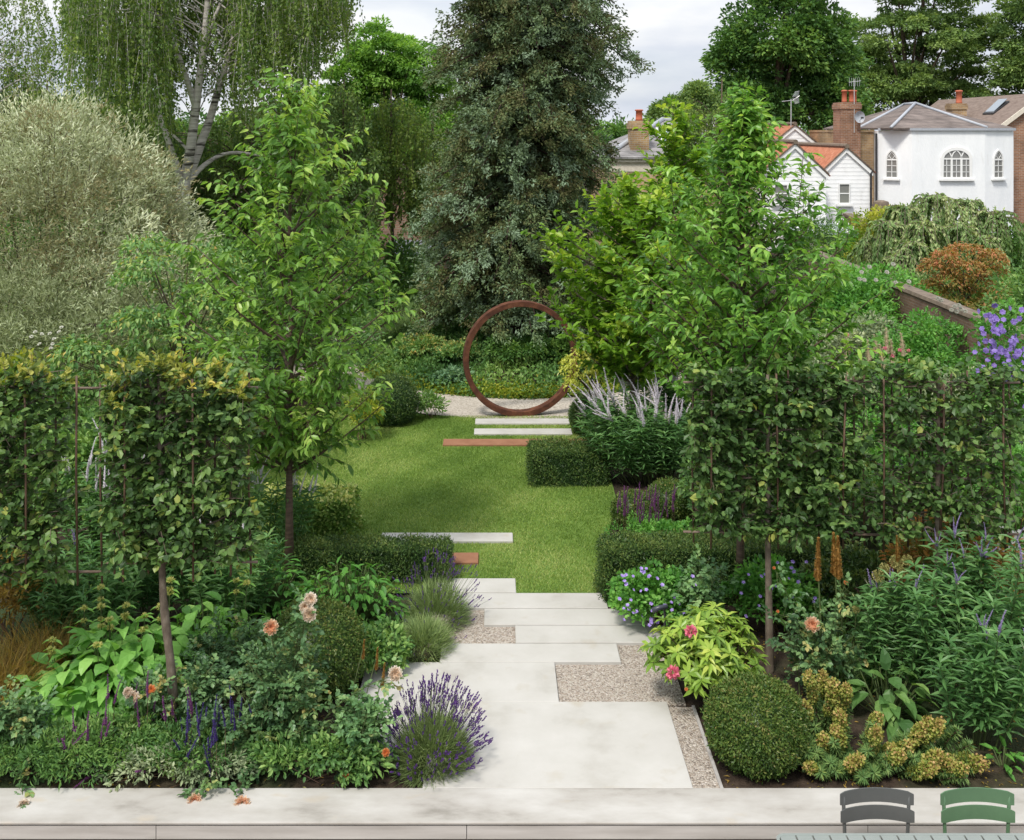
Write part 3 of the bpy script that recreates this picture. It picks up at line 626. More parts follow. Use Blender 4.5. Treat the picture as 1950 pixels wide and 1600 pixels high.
# ------------------------------------------------------------------ perennials
def whorl_plant(name, label, cat, base, rx, ry, h, ns, lmat='whorl_leaf', L=.13, W=.026, per=6, gap=.062, spikes=0, kind='violet', lean=(0,0), group=None, side=True, ss=1.0, hmin=.72):
    t = thing(name, label, cat, base, 0, group); lf, st_ = MB(), MB()
    a = R.uniform(0,6.283,ns); q = np.sqrt(R.uniform(0,1,ns)); o = np.stack([np.cos(a)*q, np.sin(a)*q], 1)
    b = np.stack([o[:,0]*rx*.45, o[:,1]*ry*.45, 0*a], 1); hh = h*R.uniform(hmin,1.05,ns)*(1.04-.22*q*q)
    tip = np.stack([o[:,0]*rx+lean[0]*hh, o[:,1]*ry+lean[1]*hh, hh], 1)
    sticks(st_, b, tip, .006, .003)
    P, D, T = [], [], []
    for i in range(ns):
        m = int(hh[i]*.84/gap); f = 1-np.arange(m)*gap/hh[i]
        c = b[i]+(tip[i]-b[i])*f[:,None]; ax = nz(tip[i]-b[i])
        az = R.uniform(0,6.28)+np.arange(m)[:,None]*.55+np.arange(per)[None]*2*math.pi/per+R.normal(0,.12,(m,per))
        d = np.stack([np.cos(az), np.sin(az), np.full_like(az,.35)], -1)+ax*.1
        P.append(np.repeat(c,per,0)); D.append(d.reshape(-1,3)); T.append(R.uniform(.25,.75)+R.normal(0,.15,m*per))
    P, D, T = map(np.concatenate, (P, D, T)); n = len(P); D[:,2] += R.normal(-.1,.22,n)
    leaves(lf, P, D, UP+R.normal(0,.25,(n,3)), L*R.uniform(.6,1.15,n), W*R.uniform(.8,1.2,n), T_LEAF, np.clip(T,0,1))
    st_.build('stem', M['stem'], t); lf.build('foliage', LM[lmat], t)
    for i in np.argsort(-hh)[:spikes]:
        ax = nz(tip[i]-b[i]+R.normal(0,.06,3)); bloom(t, kind, tip[i]-ax*.01, ax, ss*R.uniform(.75,1.15), 'flower_spike')
        if side:
            for _ in range(3):
                d = nz(ax+R.normal(0,.33,3)); bloom(t, 'bud' if R.uniform() < .8 else kind, tip[i]-ax*.02, d, ss*R.uniform(.6,1.0), 'flower_spike')
    return t
def pinnate(lf, wood, A, d, ln, tone, L=.042, W=.03, k=5):
    A = np.asarray(A, float); B = A+nz(d)*np.asarray(ln)[:,None]; sticks(wood, A, B, .002, .001)
    twig_leaves(lf, A, B, k, L, W, T_ROUND, tone, ang=.95, droop=.15, flat=.25, tj=.1)
    leaves(lf, B, nz(d)-UP*.2, UP+R.normal(0,.3,(len(A),3)), L, W, T_ROUND, np.clip(tone,0,1))
def rose(name, label, base, rx, ry, h, ncane, nleaf, blooms=(), lmat='rose_leaf', L=.042, W=.03, group=None, side=9):
    # blooms: (px, py, Y, kind, size): each bloom sits at the end of its own cane
    t = thing(name, label, 'rose bush', base, 0, group); lf, wood = MB(), MB(); b0 = loc3(base)
    tips = [np.array([math.cos(a)*q*rx, math.sin(a)*q*ry, h*(1-.45*q*q)*R.uniform(.75,1.05)]) for a, q in zip(R.uniform(0,6.28,ncane), np.sqrt(R.uniform(.05,1,ncane)))]
    bl = [at(x,y,Y)-b0 for (x,y,Y,k,s) in blooms]
    per = max(6, nleaf//(ncane+len(bl)))
    for e in tips+bl:
        s = np.array([R.normal(0,.06), R.normal(0,.06), 0]); mid = (s+e)/2*np.array([.7,.7,1])+np.array([0,0,.16*h])
        q = np.linspace(0,1,7)[:,None]; P = (1-q)**2*s+2*q*(1-q)*mid+q*q*e; tube(wood, P, np.linspace(.007,.0025,7), 5, .5, False)
        u = np.concatenate([R.uniform(.22,.97,per-1), [.95]])[:,None]; A = (1-u)**2*s+2*u*(1-u)*mid+u*u*e
        # short side shoots carry the leaves
        d = nz(R.normal(0,1,(per,3))+nz(e-s)*.35+UP*.25); off = R.uniform(.0,.13*h+.02,per)
        A2 = A+d*off[:,None]; sticks(wood, A, A2, .003, .0015)
        pinnate(lf, wood, A2, nz(d+R.normal(0,.5,(per,3))), R.uniform(.05,.1,per), R.uniform(.1,.75)+R.normal(0,.15,per), L, W)
    wood.build('stem', M['stem'], t); lf.build('foliage', LM[lmat], t)
    for p, (x,y,Y,k,s) in zip(bl, blooms):
        d = nz(-(p+b0-np.array([0,0,H]))*.6+UP*1.5+R.normal(0,.5,3)); bloom(t, k, p, d, s, 'bloom')
    return t
def lavender(name, label, base, rx, ry, h, nl, nf, lmat='lavender_leaf', fl=.16, spk=.05, lean=(0,0), sw=.013, tone=(.1,.8)):
    t = thing(name, label, 'lavender', base); lf, st_, fw = MB(), MB(), MB()
    def shoot(n, zmin):
        d = rdir(n, zmin); P = np.stack([R.uniform(-1,1,n)*rx*.5, R.uniform(-1,1,n)*ry*.5, R.uniform(0,.1,n)], 1)
        return d, P
    N = rdir(nl, -.12); s = R.uniform(.1,1,nl)**.4; P = N*np.array([rx,ry,h*.8])*s[:,None]*.9; P[:,2] = np.maximum(P[:,2], .0)
    D = N*np.array([.95,.95,.5])+UP*R.uniform(.25,.85,nl)[:,None]+R.normal(0,.25,(nl,3))
    blades(lf, P, D, R.uniform(.07,.15,nl), .0055, .15, 2, R.uniform(tone[0],tone[1],nl))
    N = rdir(nf, .02); A = N*np.array([rx,ry,h])*.7
    d = nz(N*np.array([.85,.85,.8])+UP*.85+R.normal(0,.17,(nf,3))+np.array([lean[0],lean[1],0])); B = A+d*(fl*R.uniform(.35,1.5,nf)*(.6+.8*h))[:,None]
    B += N*np.array([rx,ry,h])*.28
    sticks(st_, A, B, .0016, .0012)
    m = 9
    q = np.tile(np.linspace(0,1,m), nf); P = np.repeat(B,m,0)+np.repeat(d,m,0)*(q*spk)[:,None]; o = rdir(nf*m)
    leaves(fw, P, np.repeat(d,m,0)+o*.55, o, spk*.36, sw, T_KITE, R.uniform(0,1,nf*m))
    st_.build('stem', M['stem'], t); lf.build('foliage', LM[lmat], t)
    tag(fw.build('flower_spikes', LM['purple_flower'], t), kind='stuff')
    return t
def grass_tuft(name, label, base, n, L, lmat='brown_grass', W=.005, droop=.75, spread=.8, r=.1):
    t = thing(name, label, 'ornamental grass', base); g = MB()
    P = np.stack([R.normal(0,r,n), R.normal(0,r,n), np.zeros(n)], 1); D = np.stack([R.normal(0,spread,n), R.normal(0,spread,n), np.ones(n)], 1)
    blades(g, P, D, L*R.uniform(.5,1.1,n), W, droop*R.uniform(.5,1.3,n), 5, R.uniform(0,1,n)); g.build('foliage', LM[lmat], t); return t
def spike_bed(name, label, cat, base, rx, ry, h, lmat, n, L, W, kind, pts=(), nsp=0, ss=1.0, fh=.3, group=None):
    t = bush(name, label, cat, base, rx, ry, h, lmat, n, L, W, droop=.05, cr=.11, group=group, stem='stem', stems=6)
    b0 = loc3(base); g = MB(); A, B = [], []
    for (x,y,Y,s) in pts:
        p = at(x,y,Y)-b0; A.append([p[0]+R.normal(0,.02), p[1], 0]); B.append(p)
    for _ in range(nsp):
        a, q = R.uniform(0,6.28), math.sqrt(R.uniform(0,1)); p = np.array([rx*q*math.cos(a), ry*q*math.sin(a), h*(1-.3*q)+R.uniform(-.1,.5)*fh]); A.append(p*np.array([.8,.8,0])); B.append(p)
    A, B = np.array(A), np.array(B); 
    for a, p in zip(A, B):
        g = MB(); sticks(g, a[None], p[None], .003, .002); g.build('flower_stem', M['stemred'], t); bloom(t, kind, p, nz(p-a+R.normal(0,.05,3)), ss*R.uniform(.8,1.2), 'flower_spike')
    return t
# ================================================================== buildings
M['whitewall'] = noisemat('white_render', [(.3,(.76,.78,.80)),(.7,(.85,.86,.87))], 1.4, 8, .8, .5, 14, .02, stretch=(1.6,1.6,.45), second=(2.2,.62,.85,(.66,.66,.64)))
M['weatherboard'] = noisemat('white_weatherboard', [(.3,(.75,.76,.77)),(.7,(.85,.85,.85))], 3, 6, .6, .1, 30, .004, second=(1.1,.6,.8,(.58,.57,.55)))
M['whitepaint'] = plain('white_paint', (.78,.78,.77), .5, var=.03)
M['glass'] = glassmat('window_glass'); M['glassblind'] = glassmat('window_glass_with_blind', (.20,.20,.19)); M['roofglass'] = glassmat('roof_glass', (.22,.26,.30))
M['brickred'] = brickmat('brown_red_brick', (.24,.115,.065), (.34,.17,.095), (.36,.32,.27))
M['brickyel'] = brickmat('yellow_stock_brick', (.40,.27,.13), (.30,.19,.09), (.38,.34,.28))
M['brickpale'] = brickmat('pale_brick', (.52,.36,.21), (.44,.29,.16), (.45,.40,.33))
M['brickpink'] = brickmat('pink_brick', (.34,.20,.14), (.26,.15,.11), (.33,.29,.25))
M['brickold'] = brickmat('old_garden_brick', (.15,.085,.06), (.21,.125,.09), (.20,.17,.145), 6.5)
M['slate'] = brickmat('brown_slate', (.14,.115,.105), (.20,.165,.15), (.085,.075,.07), 5, 1.0, .7, .03)
M['slategrey'] = brickmat('grey_slate', (.21,.21,.22), (.27,.265,.27), (.13,.13,.13), 5, 1.0, .7, .03)
M['tilebrown'] = noisemat('brown_roof_tiles', [(.3,(.15,.11,.09)),(.7,(.24,.185,.155))], 2.5, 6, .85, .6, 12, .02, stretch=(1,1,5))
M['lead'] = plain('lead', (.36,.38,.42), .5)
M['pantile'] = noisemat('red_pantile', [(.25,(.26,.10,.055)),(.5,(.38,.15,.085)),(.75,(.46,.22,.14))], 5, 7, .8, .2, 30, .01, second=(2.0,.6,.8,(.22,.11,.07)))
M['pot'] = plain('terracotta', (.46,.13,.07), .8)
M['dark'] = plain('black_paint', (.025,.025,.028), .5)
M['cream'] = plain('cream_stone', (.62,.56,.47), .8)
M['browncap'] = plain('weathered_coping', (.15,.115,.085), .9, var=.35)
M['steel'] = plain('galvanised_metal', (.55,.56,.57), .4, .3)

def wb(mb, name, mat, t, smooth=False):
    o = np.array(t.matrix_basis.translation if t.parent is None else t.parent.matrix_basis.translation)
    mb.v = [v-o for v in mb.v]
    return mb.build(name, M[mat] if isinstance(mat, str) else mat, t, smooth)
def X(px, Y): return (px-PX)*Y/F
def Z(py, Y): return H-(py-PY)*Y/F

def arch_pts(w, h, kind, n=9):
    # outline from bottom-left, clockwise seen from outside; kind: flat, gothic or round
    if kind == 'flat': return [(-w/2,0),(-w/2,h),(w/2,h),(w/2,0)]
    rise = w*.86 if kind == 'gothic' else w*.36
    sp = h-rise; L = [(-w/2,0)]
    if kind == 'gothic':
        # two arcs that meet in a point
        for i in range(n+1):
            a = math.pi-i/n*rad(60); L.append((w/2+w*math.cos(a), sp+w*math.sin(a)*rise/(w*.866)))
        right = [(-x, z) for (x, z) in L[1:-1]][::-1]
        return L+right+[(w/2,0)]
    for i in range(2*n+1):
        a = math.pi*(1-i/(2*n)); L.append((w/2*math.cos(a), sp+rise*math.sin(a)))
    return L+[(w/2,0)]
def window(t, P0, du, w, h, kind='flat', cols=2, rows=3, pane='glass', mull=0):
    # P0 bottom centre on the wall face, du horizontal unit vector along the wall (left to right from outside)
    P0 = np.array(P0, float); du = np.array(du, float); nv = np.array([du[1], -du[0], 0])
    o = np.array(t.location)
    f = lambda u, z, d: P0+du*u+UP*z+nv*d-o
    pts = arch_pts(w, h, kind); n = len(pts)
    g = MB(); g.add([f(u,z,.006) for u, z in pts], np.arange(n)[None]); W_ = g.build('window', M[pane], t)
    g = MB(); c = (0, h*.45); b = .055*max(.7, w)
    V = []
    for (u, z) in pts:
        du_, dz_ = u-c[0], z-c[1]; ln = math.hypot(du_, dz_); k = 1-b*1.25/ln; j = 1+b*.8/ln
        for (s, d) in ((j,.0),(j,.05),(k,.05),(k,.0)): V.append(f(c[0]+du_*s, max(-.02, c[1]+dz_*s), d))
    g.add(V, np.array([[i*4+q, i*4+(q+1)%4, ((i+1)%n)*4+(q+1)%4, ((i+1)%n)*4+q] for i in range(n) for q in range(4)]))
    def bar(u0, z0, u1, z1, r, d=.028):
        a = np.array([u0,z0]); e = np.array([u1,z1]); s = np.array([-(e-a)[1], (e-a)[0]]); s = s/np.linalg.norm(s)*r
        q = [a-s, a+s, e+s, e-s]
        hexa(g, [f(x,z,.008) for x, z in q]+[f(x,z,d) for x, z in q])
    sp = h if kind == 'flat' else h-(w*.86 if kind == 'gothic' else w*.36)
    def top_at(u):
        if kind == 'flat': return h
        zz = [z for (x, z) in pts if z > .01]; xx = [x for (x, z) in pts if z > .01]; return float(np.interp(u, xx, zz))
    if kind == 'round':
        m = w/3
        for s in (-1, 1): bar(s*m/2, 0, s*m/2, sp+.05, .045, .04)
        for s in (-1,0,1):
            bar(s*m, .0, s*m, sp, .012)
        bar(-w/2, sp, w/2, sp, .03, .036)
        for r_ in range(1, rows): bar(-w/2, sp*r_/rows, w/2, sp*r_/rows, .012)
        for s in (-1.5,-.5,.5,1.5):                  # intersecting tracery springing from each mullion
            for dr in (-1, 1):
                pr = None
                for i in range(8):
                    a = i/7*rad(62); u = s*m+dr*m*(1-math.cos(a)); z = sp+m*math.sin(a)
                    if abs(u) < w/2-.02 and z < top_at(u):
                        if pr: bar(pr[0], pr[1], u, z, .022, .034)
                        pr = (u, z)
                    else: pr = None
    else:
        if kind == 'gothic': bar(-w/2, sp, w/2, sp, .03, .036)
        for i in range(1, cols): bar(-w/2+w*i/cols, 0, -w/2+w*i/cols, sp if kind == 'gothic' else h, .012)
        for i in range(1, rows): bar(-w/2, sp*i/rows, w/2, sp*i/rows, .014 if kind == 'gothic' else .022)
        if kind == 'gothic':
            for s in (-1, 1):
                bar(0, sp, s*w*.3, sp+w*.42, .009); bar(s*w*.5, sp, s*w*.02, sp+w*.66, .009)
    g.build('frame', M['whitepaint'], W_)
    g = MB(); q = [(-w/2-.12,-.10),(w/2+.12,-.10),(w/2+.12,-.025),(-w/2-.12,-.025)]
    hexa(g, [f(x,z,.0) for x, z in q]+[f(x,z,.13) for x, z in q]); g.build('sill', M['whitepaint'], W_)
    return W_
def chimney(t, x0, x1, y0, y1, z0, z1, mat, pots=(), pr=.11, ph=.5, cap=True):
    g = MB(); box(g, x0, x1, y0, y1, z0, z1-.3)
    e = .045; box(g, x0-e, x1+e, y0-e, y1+e, z1-.297, z1-.08); box(g, x0-e*.3, x1+e*.3, y0-e*.3, y1+e*.3, z1-.077, z1)
    c = wb(g, 'chimney', mat, t)
    for (px_, py_) in pots:
        g = MB(); lathe(g, [(pr*1.05,0),(pr*.9,.08),(pr*.86,ph*.86),(pr*1.12,ph*.88),(pr*1.12,ph*.97),(pr*.8,ph)], (px_-t.location[0], py_-t.location[1], z1-t.location[2]+.002), 12)
        g.build('chimney_pot', M['pot'], c, True)
    return c
def roof_slab(mb, pts, th=.07):
    # sloping quad or triangle with thickness downwards
    n = len(pts); P = np.array(pts, float); Q = P-UP*th
    mb.add(np.concatenate([P, Q]), [np.arange(n)[None], np.arange(n,2*n)[::-1][None], np.array([[i, n+i, n+(i+1)%n, (i+1)%n] for i in range(n)])])

# ---- white house with the bowed front
Yh = 46.0
t = thing('white_house', 'white rendered house with pointed arch windows under a hipped slate roof', 'house', (X(1800,Yh), Yh, 0))
A_, B_, C_, D_ = (X(1671,47.0),47.0), (X(1736,46.0),46.0), (X(1876,46.0),46.0), (X(1930,46.5),46.5)
g = MB(); extrude(g, [A_, B_, C_, D_, (D_[0],53), (A_[0],53)], 0, Z(249,46)); wb(g, 'wall', 'whitewall', t)
g = MB(); e = .10
out = [(A_[0]-.02,A_[1]-.1),(B_[0]-.04,B_[1]-e),(C_[0]+.04,C_[1]-e),(D_[0]+.06,D_[1]-e)]
z0 = Z(249,46)+.004
for p, q in zip(out[:-1], out[1:]):
    d = nz(np.array([q[0]-p[0], q[1]-p[1], 0])); nn = np.array([-d[1], d[0], 0])*.16
    a = np.array([*p,0]); b = np.array([*q,0])
    hexa(g, [a+UP*z0, b+UP*z0, b+nn+UP*z0, a+nn+UP*z0, a+UP*(z0+.11), b+UP*(z0+.11), b+nn+UP*(z0+.11), a+nn+UP*(z0+.11)])
wb(g, 'gutter', 'lead', t)
ez = z0+.115; E = [(X(1637,48.6),48.6,ez),(X(1697,45.95),45.95,ez),(C_[0]+.05,45.95,ez),(D_[0]+.05,46.45,ez),(D_[0]+.05,54,ez),(X(1637,48.6),54,ez)]
ap, rg = (X(1743,50),50,Z(198,50)), (X(1722,53),53,Z(200,53))
g = MB()
for f_ in ([E[0],E[1],ap,rg],[E[1],E[2],ap],[E[2],E[3],ap],[E[3],E[4],ap],[E[4],E[5],rg,ap],[E[5],E[0],rg]): roof_slab(g, f_)
rf = wb(g, 'roof', 'slate', t)
g = MB()
for a, b in ((E[1],ap),(E[2],ap),(ap,rg),(E[0],rg)): tube(g, [np.array(a)+UP*.03, (np.array(a)+np.array(b))/2+UP*.03, np.array(b)+UP*.04], .07, 7)
o_ = np.array(t.location); g.v = [v-o_ for v in g.v]; g.build('ridge_roll', M['lead'], rf, True)
dAB = nz(np.array([B_[0]-A_[0], B_[1]-A_[1], 0])); dCD = nz(np.array([D_[0]-C_[0], D_[1]-C_[1], 0]))
mAB = (np.array([*A_,0])*.57+np.array([*B_,0])*.43); mCD = (np.array([*C_,0])*.55+np.array([*D_,0])*.45)
window(t, mAB+UP*Z(339,46.6), dAB, .50, 1.24, 'gothic', 2, 3, 'glassblind'); window(t, mCD+UP*Z(339,46.3), dCD, .50, 1.24, 'gothic', 2, 3, 'glassblind')
window(t, (X(1821,46),46.0,Z(340,46)), (1,0,0), 1.28, 1.32, 'round', 6, 3, 'glassblind')
g = MB(); box(g, X(1613,47.3), A_[0]-.06, 47.3, 52.9, 0, Z(252,47.3)); box(g, X(1612,47.3), A_[0]-.05, 47.24, 53, Z(252,47.3)+.003, Z(249,47.3)+.03)
wb(g, 'side_wall', 'brickyel', t)
px_ = [X(p,47.5) for p in (1606,1612.5,1619,1628)]
chimney(t, X(1601,47.1), X(1638,47.1), 47.05, 48.15, 0, Z(195,47.1), 'brickred', [(px_[0],47.35),(px_[1],47.85),(px_[2],47.35),(px_[3],47.6)], .12, .56)
g = MB(); tube(g, [(X(1668,46.9),46.85,0),(X(1668,46.9),46.85,4.7)], .05, 8); wb(g, 'drainpipe', 'dark', t)
# ---- right-hand brick house
t = thing('brick_house', 'yellow brick house with brown tiled roof and skylight beside the white house', 'house', (X(2000,48), 48.0, 0))
xl, xa, xr = X(1908,48), X(1985,48), X(2062,48); zl, za = Z(238,48), Z(180,48)
g = MB(); V = [(xl,48),(xr,48)]
P = np.array([[xl,48,0],[xr,48,0],[xr,48,zl],[xa,48,za],[xl,48,zl]]); Q = P+np.array([0,11,0])
g.add(np.concatenate([P,Q]), [np.arange(5)[None], np.arange(5,10)[::-1][None], np.array([[0,5,6,1],[1,6,7,2],[4,9,5,0]])]); wb(g, 'wall', 'brickred', t)
g = MB(); k = (za-zl)/(xa-xl); ov = .22
for s in (-1, 1):
    xe = xl-ov if s < 0 else xr+ov
    roof_slab(g, [(xe,47.85,zl-k*ov+.08),(xa,47.85,za+.08),(xa,59.2,za+.08),(xe,59.2,zl-k*ov+.08)], .08)
rf = wb(g, 'roof', 'tilebrown', t)
g = MB()
hexa(g, [(xl-ov,47.78,zl-k*ov-.12),(xa,47.78,za-.12),(xa,47.845,za-.12),(xl-ov,47.845,zl-k*ov-.12),(xl-ov,47.78,zl-k*ov+.12),(xa,47.78,za+.12),(xa,47.845,za+.12),(xl-ov,47.845,zl-k*ov+.12)])
wb(g, 'bargeboard', 'cream', t)
def sk(u, y, d): x = xl+(xa-xl)*u; return np.array([x, y, zl+(za-zl)*u+.08+d])
g = MB()
hexa(g, [sk(.3,50.0,.0),sk(.72,50.0,.0),sk(.72,51.1,.0),sk(.3,51.1,.0),sk(.3,50.0,.08),sk(.72,50.0,.08),sk(.72,51.1,.08),sk(.3,51.1,.08)])
o_ = np.array(t.location); g.v = [v-o_ for v in g.v]; s_ = g.build('skylight', M['dark'], rf)
g = MB(); hexa(g, [sk(.34,50.12,.083),sk(.69,50.12,.2),sk(.69,50.98,.2),sk(.34,50.98,.083),sk(.34,50.12,.11),sk(.69,50.12,.23),sk(.69,50.98,.23),sk(.34,50.98,.11)]); g.v = [v-o_ for v in g.v]; g.build('skylight_pane', M['roofglass'], rf)
chimney(t, X(1814,52), X(1841,52), 52, 52.75, 0, Z(197,52), 'brickyel', [(X(1827,52.3),52.35)], .16, .66)
g = MB(); tube(g, [(X(1934,46),47.7,0),(X(1934,46),47.7,4.6)], .06, 8); wb(g, 'drainpipe', 'dark', t)

# ---- weatherboarded cottages
def gable_house(label, name, pxl, pxr, pxa, pye, pya, Yf, depth, wins=(), pipe=None):
    xl, xr, xa = X(pxl,Yf), X(pxr,Yf), X(pxa,Yf); ze, za = Z(pye,Yf), Z(pya,Yf)
    t = thing(name, label, 'house', ((xl+xr)/2, Yf, 0))
    g = MB(); P = np.array([[xl,Yf,0],[xr,Yf,0],[xr,Yf,ze],[xa,Yf,za],[xl,Yf,ze]]); Q = P+np.array([0,depth,0])
    g.add(np.concatenate([P,Q]), [np.arange(5)[None], np.arange(5,10)[::-1][None], np.array([[0,5,6,1],[1,6,7,2],[4,9,5,0]])])
    bh = .165; n = int(za/bh)+1                      # lapped boards, clipped under the gable
    lim = lambda z: (xl if z <= ze else xl+(xa-xl)*(z-ze)/(za-ze), xr if z <= ze else xr-(xr-xa)*(z-ze)/(za-ze))
    for i in range(n):
        a, b = i*bh, min((i+1)*bh, za-.01)
        if b <= a: continue
        (l0, r0), (l1, r1) = lim(a), lim(b)
        hexa(g, [(l0,Yf-.022,a),(r0,Yf-.022,a),(r0,Yf-.001,a),(l0,Yf-.001,a),(l1,Yf-.012,b),(r1,Yf-.012,b),(r1,Yf-.001,b),(l1,Yf-.001,b)])
        hexa(g, [(xl-.034,Yf,a),(xl-.001,Yf,a),(xl-.001,Yf+depth,a),(xl-.034,Yf+depth,a),(xl-.012,Yf,min(b,ze)),(xl-.001,Yf,min(b,ze)),(xl-.001,Yf+depth,min(b,ze)),(xl-.012,Yf+depth,min(b,ze))]) if a < ze else None
    wb(g, 'wall', 'weatherboard', t)
    g = MB()
    for s, xe in ((-1, xl), (1, xr)):
        ov = .16; kx = (xe-xa); L = math.hypot(kx, za-ze)*(1+ov/abs(kx))
        nu, nv_ = max(6,int(L/.30)), int((depth+.15)/.055)
        V = []
        for i in range(nu+1):
            for stp in ((0,1) if 0 < i < nu else (0,)):
                f_ = i/nu*(1+ov/abs(kx)); x = xa+kx*f_; z = za+(ze-za)*f_+.07
                for j in range(nv_+1):
                    y = Yf-.15+(depth+.15)*j/nv_
                    V.append((x, y, z+.028*math.sin(j*2*math.pi/4.2)+(.02 if stp else 0)))
        rows = len(V)//(nv_+1); m = nv_+1
        fs = [[i*m+j, i*m+j+1, (i+1)*m+j+1, (i+1)*m+j] for i in range(rows-1) for j in range(nv_)]
        if s > 0: fs = [f_[::-1] for f_ in fs]
        g.add(V, np.array(fs))
    rf = wb(g, 'roof', 'pantile', t)
    g = MB(); tube(g, [(xa,Yf-.17,za+.1),(xa,Yf+depth*.5,za+.1),(xa,Yf+depth,za+.1)], .1, 8)
    o_ = np.array(t.location); g.v = [v-o_ for v in g.v]; g.build('ridge_tiles', M['browncap'], rf)
    for s, xe in ((-1, xl), (1, xr)):
        g = MB(); kx, kz = xe-xa, ze-za; k = 1.05; y0 = Yf-.10
        q = [(xa,za-.16),(xa,za+.02),(xa+kx*k,ze+.02-.05*abs(kz)),(xa+kx*k,ze-.16-.05*abs(kz))]
        hexa(g, [(x,y0,z) for x, z in q]+[(x,y0+.06,z) for x, z in q]); wb(g, 'bargeboard', 'whitepaint', t)
        g = MB(); q = [(xa,za+.024),(xa,za+.10),(xa+kx*(k+.02),ze+.10-.05*abs(kz)),(xa+kx*(k+.02),ze+.024-.05*abs(kz))]
        hexa(g, [(x,y0-.04,z) for x, z in q]+[(x,y0+.03,z) for x, z in q]); wb(g, 'verge', 'browncap', t)
    for (pa, pb, pc, pd) in wins:
        window(t, ((X(pa,Yf)+X(pb,Yf))/2, Yf-.036, Z(pd,Yf)), (1,0,0), X(pb,Yf)-X(pa,Yf), Z(pc,Yf)-Z(pd,Yf), 'flat', 1, 2, 'glassblind')
    if pipe:
        g = MB(); x = X(pipe,Yf); tube(g, [(x,Yf-.09,0),(x,Yf-.09,ze-.1),(x+.1,Yf-.09,ze+.05)], .045, 8); wb(g, 'drainpipe', 'dark', t)
    return t
gable_house('white weatherboarded cottage with orange pantile roof, gable end nearest the garden', 'cottage', 1448, 1573, 1513, 332, 275, 42.0, 9.0, [(1474,1499,351,386)])
gable_house('small white weatherboarded cottage with single sash window beside the brick chimney', 'cottage', 1567, 1659, 1611, 326, 283, 43.2, 7.0, [(1597,1617,349,388)], 1657)
gable_house('rear white gable with red pantile roof beneath the tall television aerial', 'cottage', 1450, 1576, 1513, 292, 240, 51.5, 7.0)
# lean-to with a glazed roof
t = thing('lean_to', 'low grey lean-to with glazed roof below the weatherboarded cottages', 'lean-to', (X(1620,40), 40.0, 0))
g = MB(); box(g, X(1530,40), X(1648,40), 40.0, 41.9, 0, Z(450,40)); wb(g, 'wall', 'cream', t)
g = MB(); hexa(g, [(X(1648.5,40),39.95,0),(X(1661,40),39.95,0),(X(1661,40),42.5,0),(X(1648.5,40),42.5,0),(X(1648.5,40),39.95,Z(430,40)),(X(1661,40),39.95,Z(430,40)),(X(1661,40),42.5,Z(412,42.5)),(X(1648.5,40),42.5,Z(412,42.5))]); wb(g, 'parapet', 'brickyel', t)
g = MB(); a, b = Z(430,40)+.03, Z(412,42.5)+.03; hexa(g, [(X(1646,40),39.9,a),(X(1664,40),39.9,a),(X(1664,40),42.5,b),(X(1646,40),42.5,b),(X(1646,40),39.9,a+.1),(X(1664,40),39.9,a+.1),(X(1664,40),42.5,b+.1),(X(1646,40),42.5,b+.1)]); wb(g, 'parapet_cap', 'browncap', t)
g = MB(); z0_, z1_ = Z(449,40), Z(424,41.9); roof_slab(g, [(X(1520,40),39.85,z0_),(X(1645,40),39.85,z0_),(X(1645,40),41.9,z1_),(X(1520,40),41.9,z1_)], .06); rf = wb(g, 'roof', 'roofglass', t)
g = MB()
for i in range(6):
    x = X(1530+i*22,40); hexa(g, [(x,39.84,z0_+.002),(x+.07,39.84,z0_+.002),(x+.07,41.88,z1_+.002),(x,41.88,z1_+.002),(x,39.84,z0_+.05),(x+.07,39.84,z0_+.05),(x+.07,41.88,z1_+.05),(x,41.88,z1_+.05)])
o_ = np.array(t.location); g.v = [v-o_ for v in g.v]; g.build('glazing_bar', M['whitepaint'], rf)
# stone pier
t = thing('stone_pier', 'worn brown stone pier standing below the white house', 'pier', (X(1678,42), 42.0, 0))
g = MB(); lathe(g, [(.42,0),(.40,1.0),(.37,1.75),(.30,1.98),(.12,2.04)], (0,0,0), 9); g.build('pier', M['browncap'], t)

# ---- brick villa right of the conifer
Yv = 38.0
t = thing('brick_villa', 'pale brick villa with hipped slate roof and one red chimney pot', 'house', (X(1290,Yv), Yv, 0))
xl, xr = X(1160,Yv), X(1430,Yv); ze = Z(299,Yv)
g = MB(); box(g, xl, xr, Yv, Yv+9, 0, Z(327,Yv)); wb(g, 'wall', 'brickpale', t)
g = MB(); box(g, xl-.02, xr+.02, Yv-.02, Yv+9.02, Z(327,Yv)+.002, Z(309,Yv)); box(g, xl-.10, xr+.1, Yv-.10, Yv+9.1, Z(309,Yv)+.002, ze-.05); wb(g, 'cornice', 'cream', t)
e0, e1 = xl-.17, xr+.17; r0, r1 = X(1262,Yv+4), X(1372,Yv+4); zr = Z(229,Yv+4)
g = MB(); a, b, c, d = (e0,Yv-.17,ze),(e1,Yv-.17,ze),(e1,Yv+9.17,ze),(e0,Yv+9.17,ze); p, q = (r0,Yv+4,zr),(r1,Yv+4.5,zr)
for f_ in ([a,b,q,p],[b,c,q],[c,d,p,q],[d,a,p]): roof_slab(g, f_)
rf = wb(g, 'roof', 'slategrey', t)
g = MB()
for u, v in ((a,p),(p,q),(b,q)): tube(g, [np.array(u)+UP*.03, np.array(v)+UP*.03], .1, 7)
g.v = [v-np.array(t.location) for v in g.v]; g.build('ridge_roll', M['lead'], rf, True)
def rs(px1, f_, d): y = Yv-.17+4.17*f_; return np.array([X(px1,Yv), y, ze+(zr-ze)*f_+d])
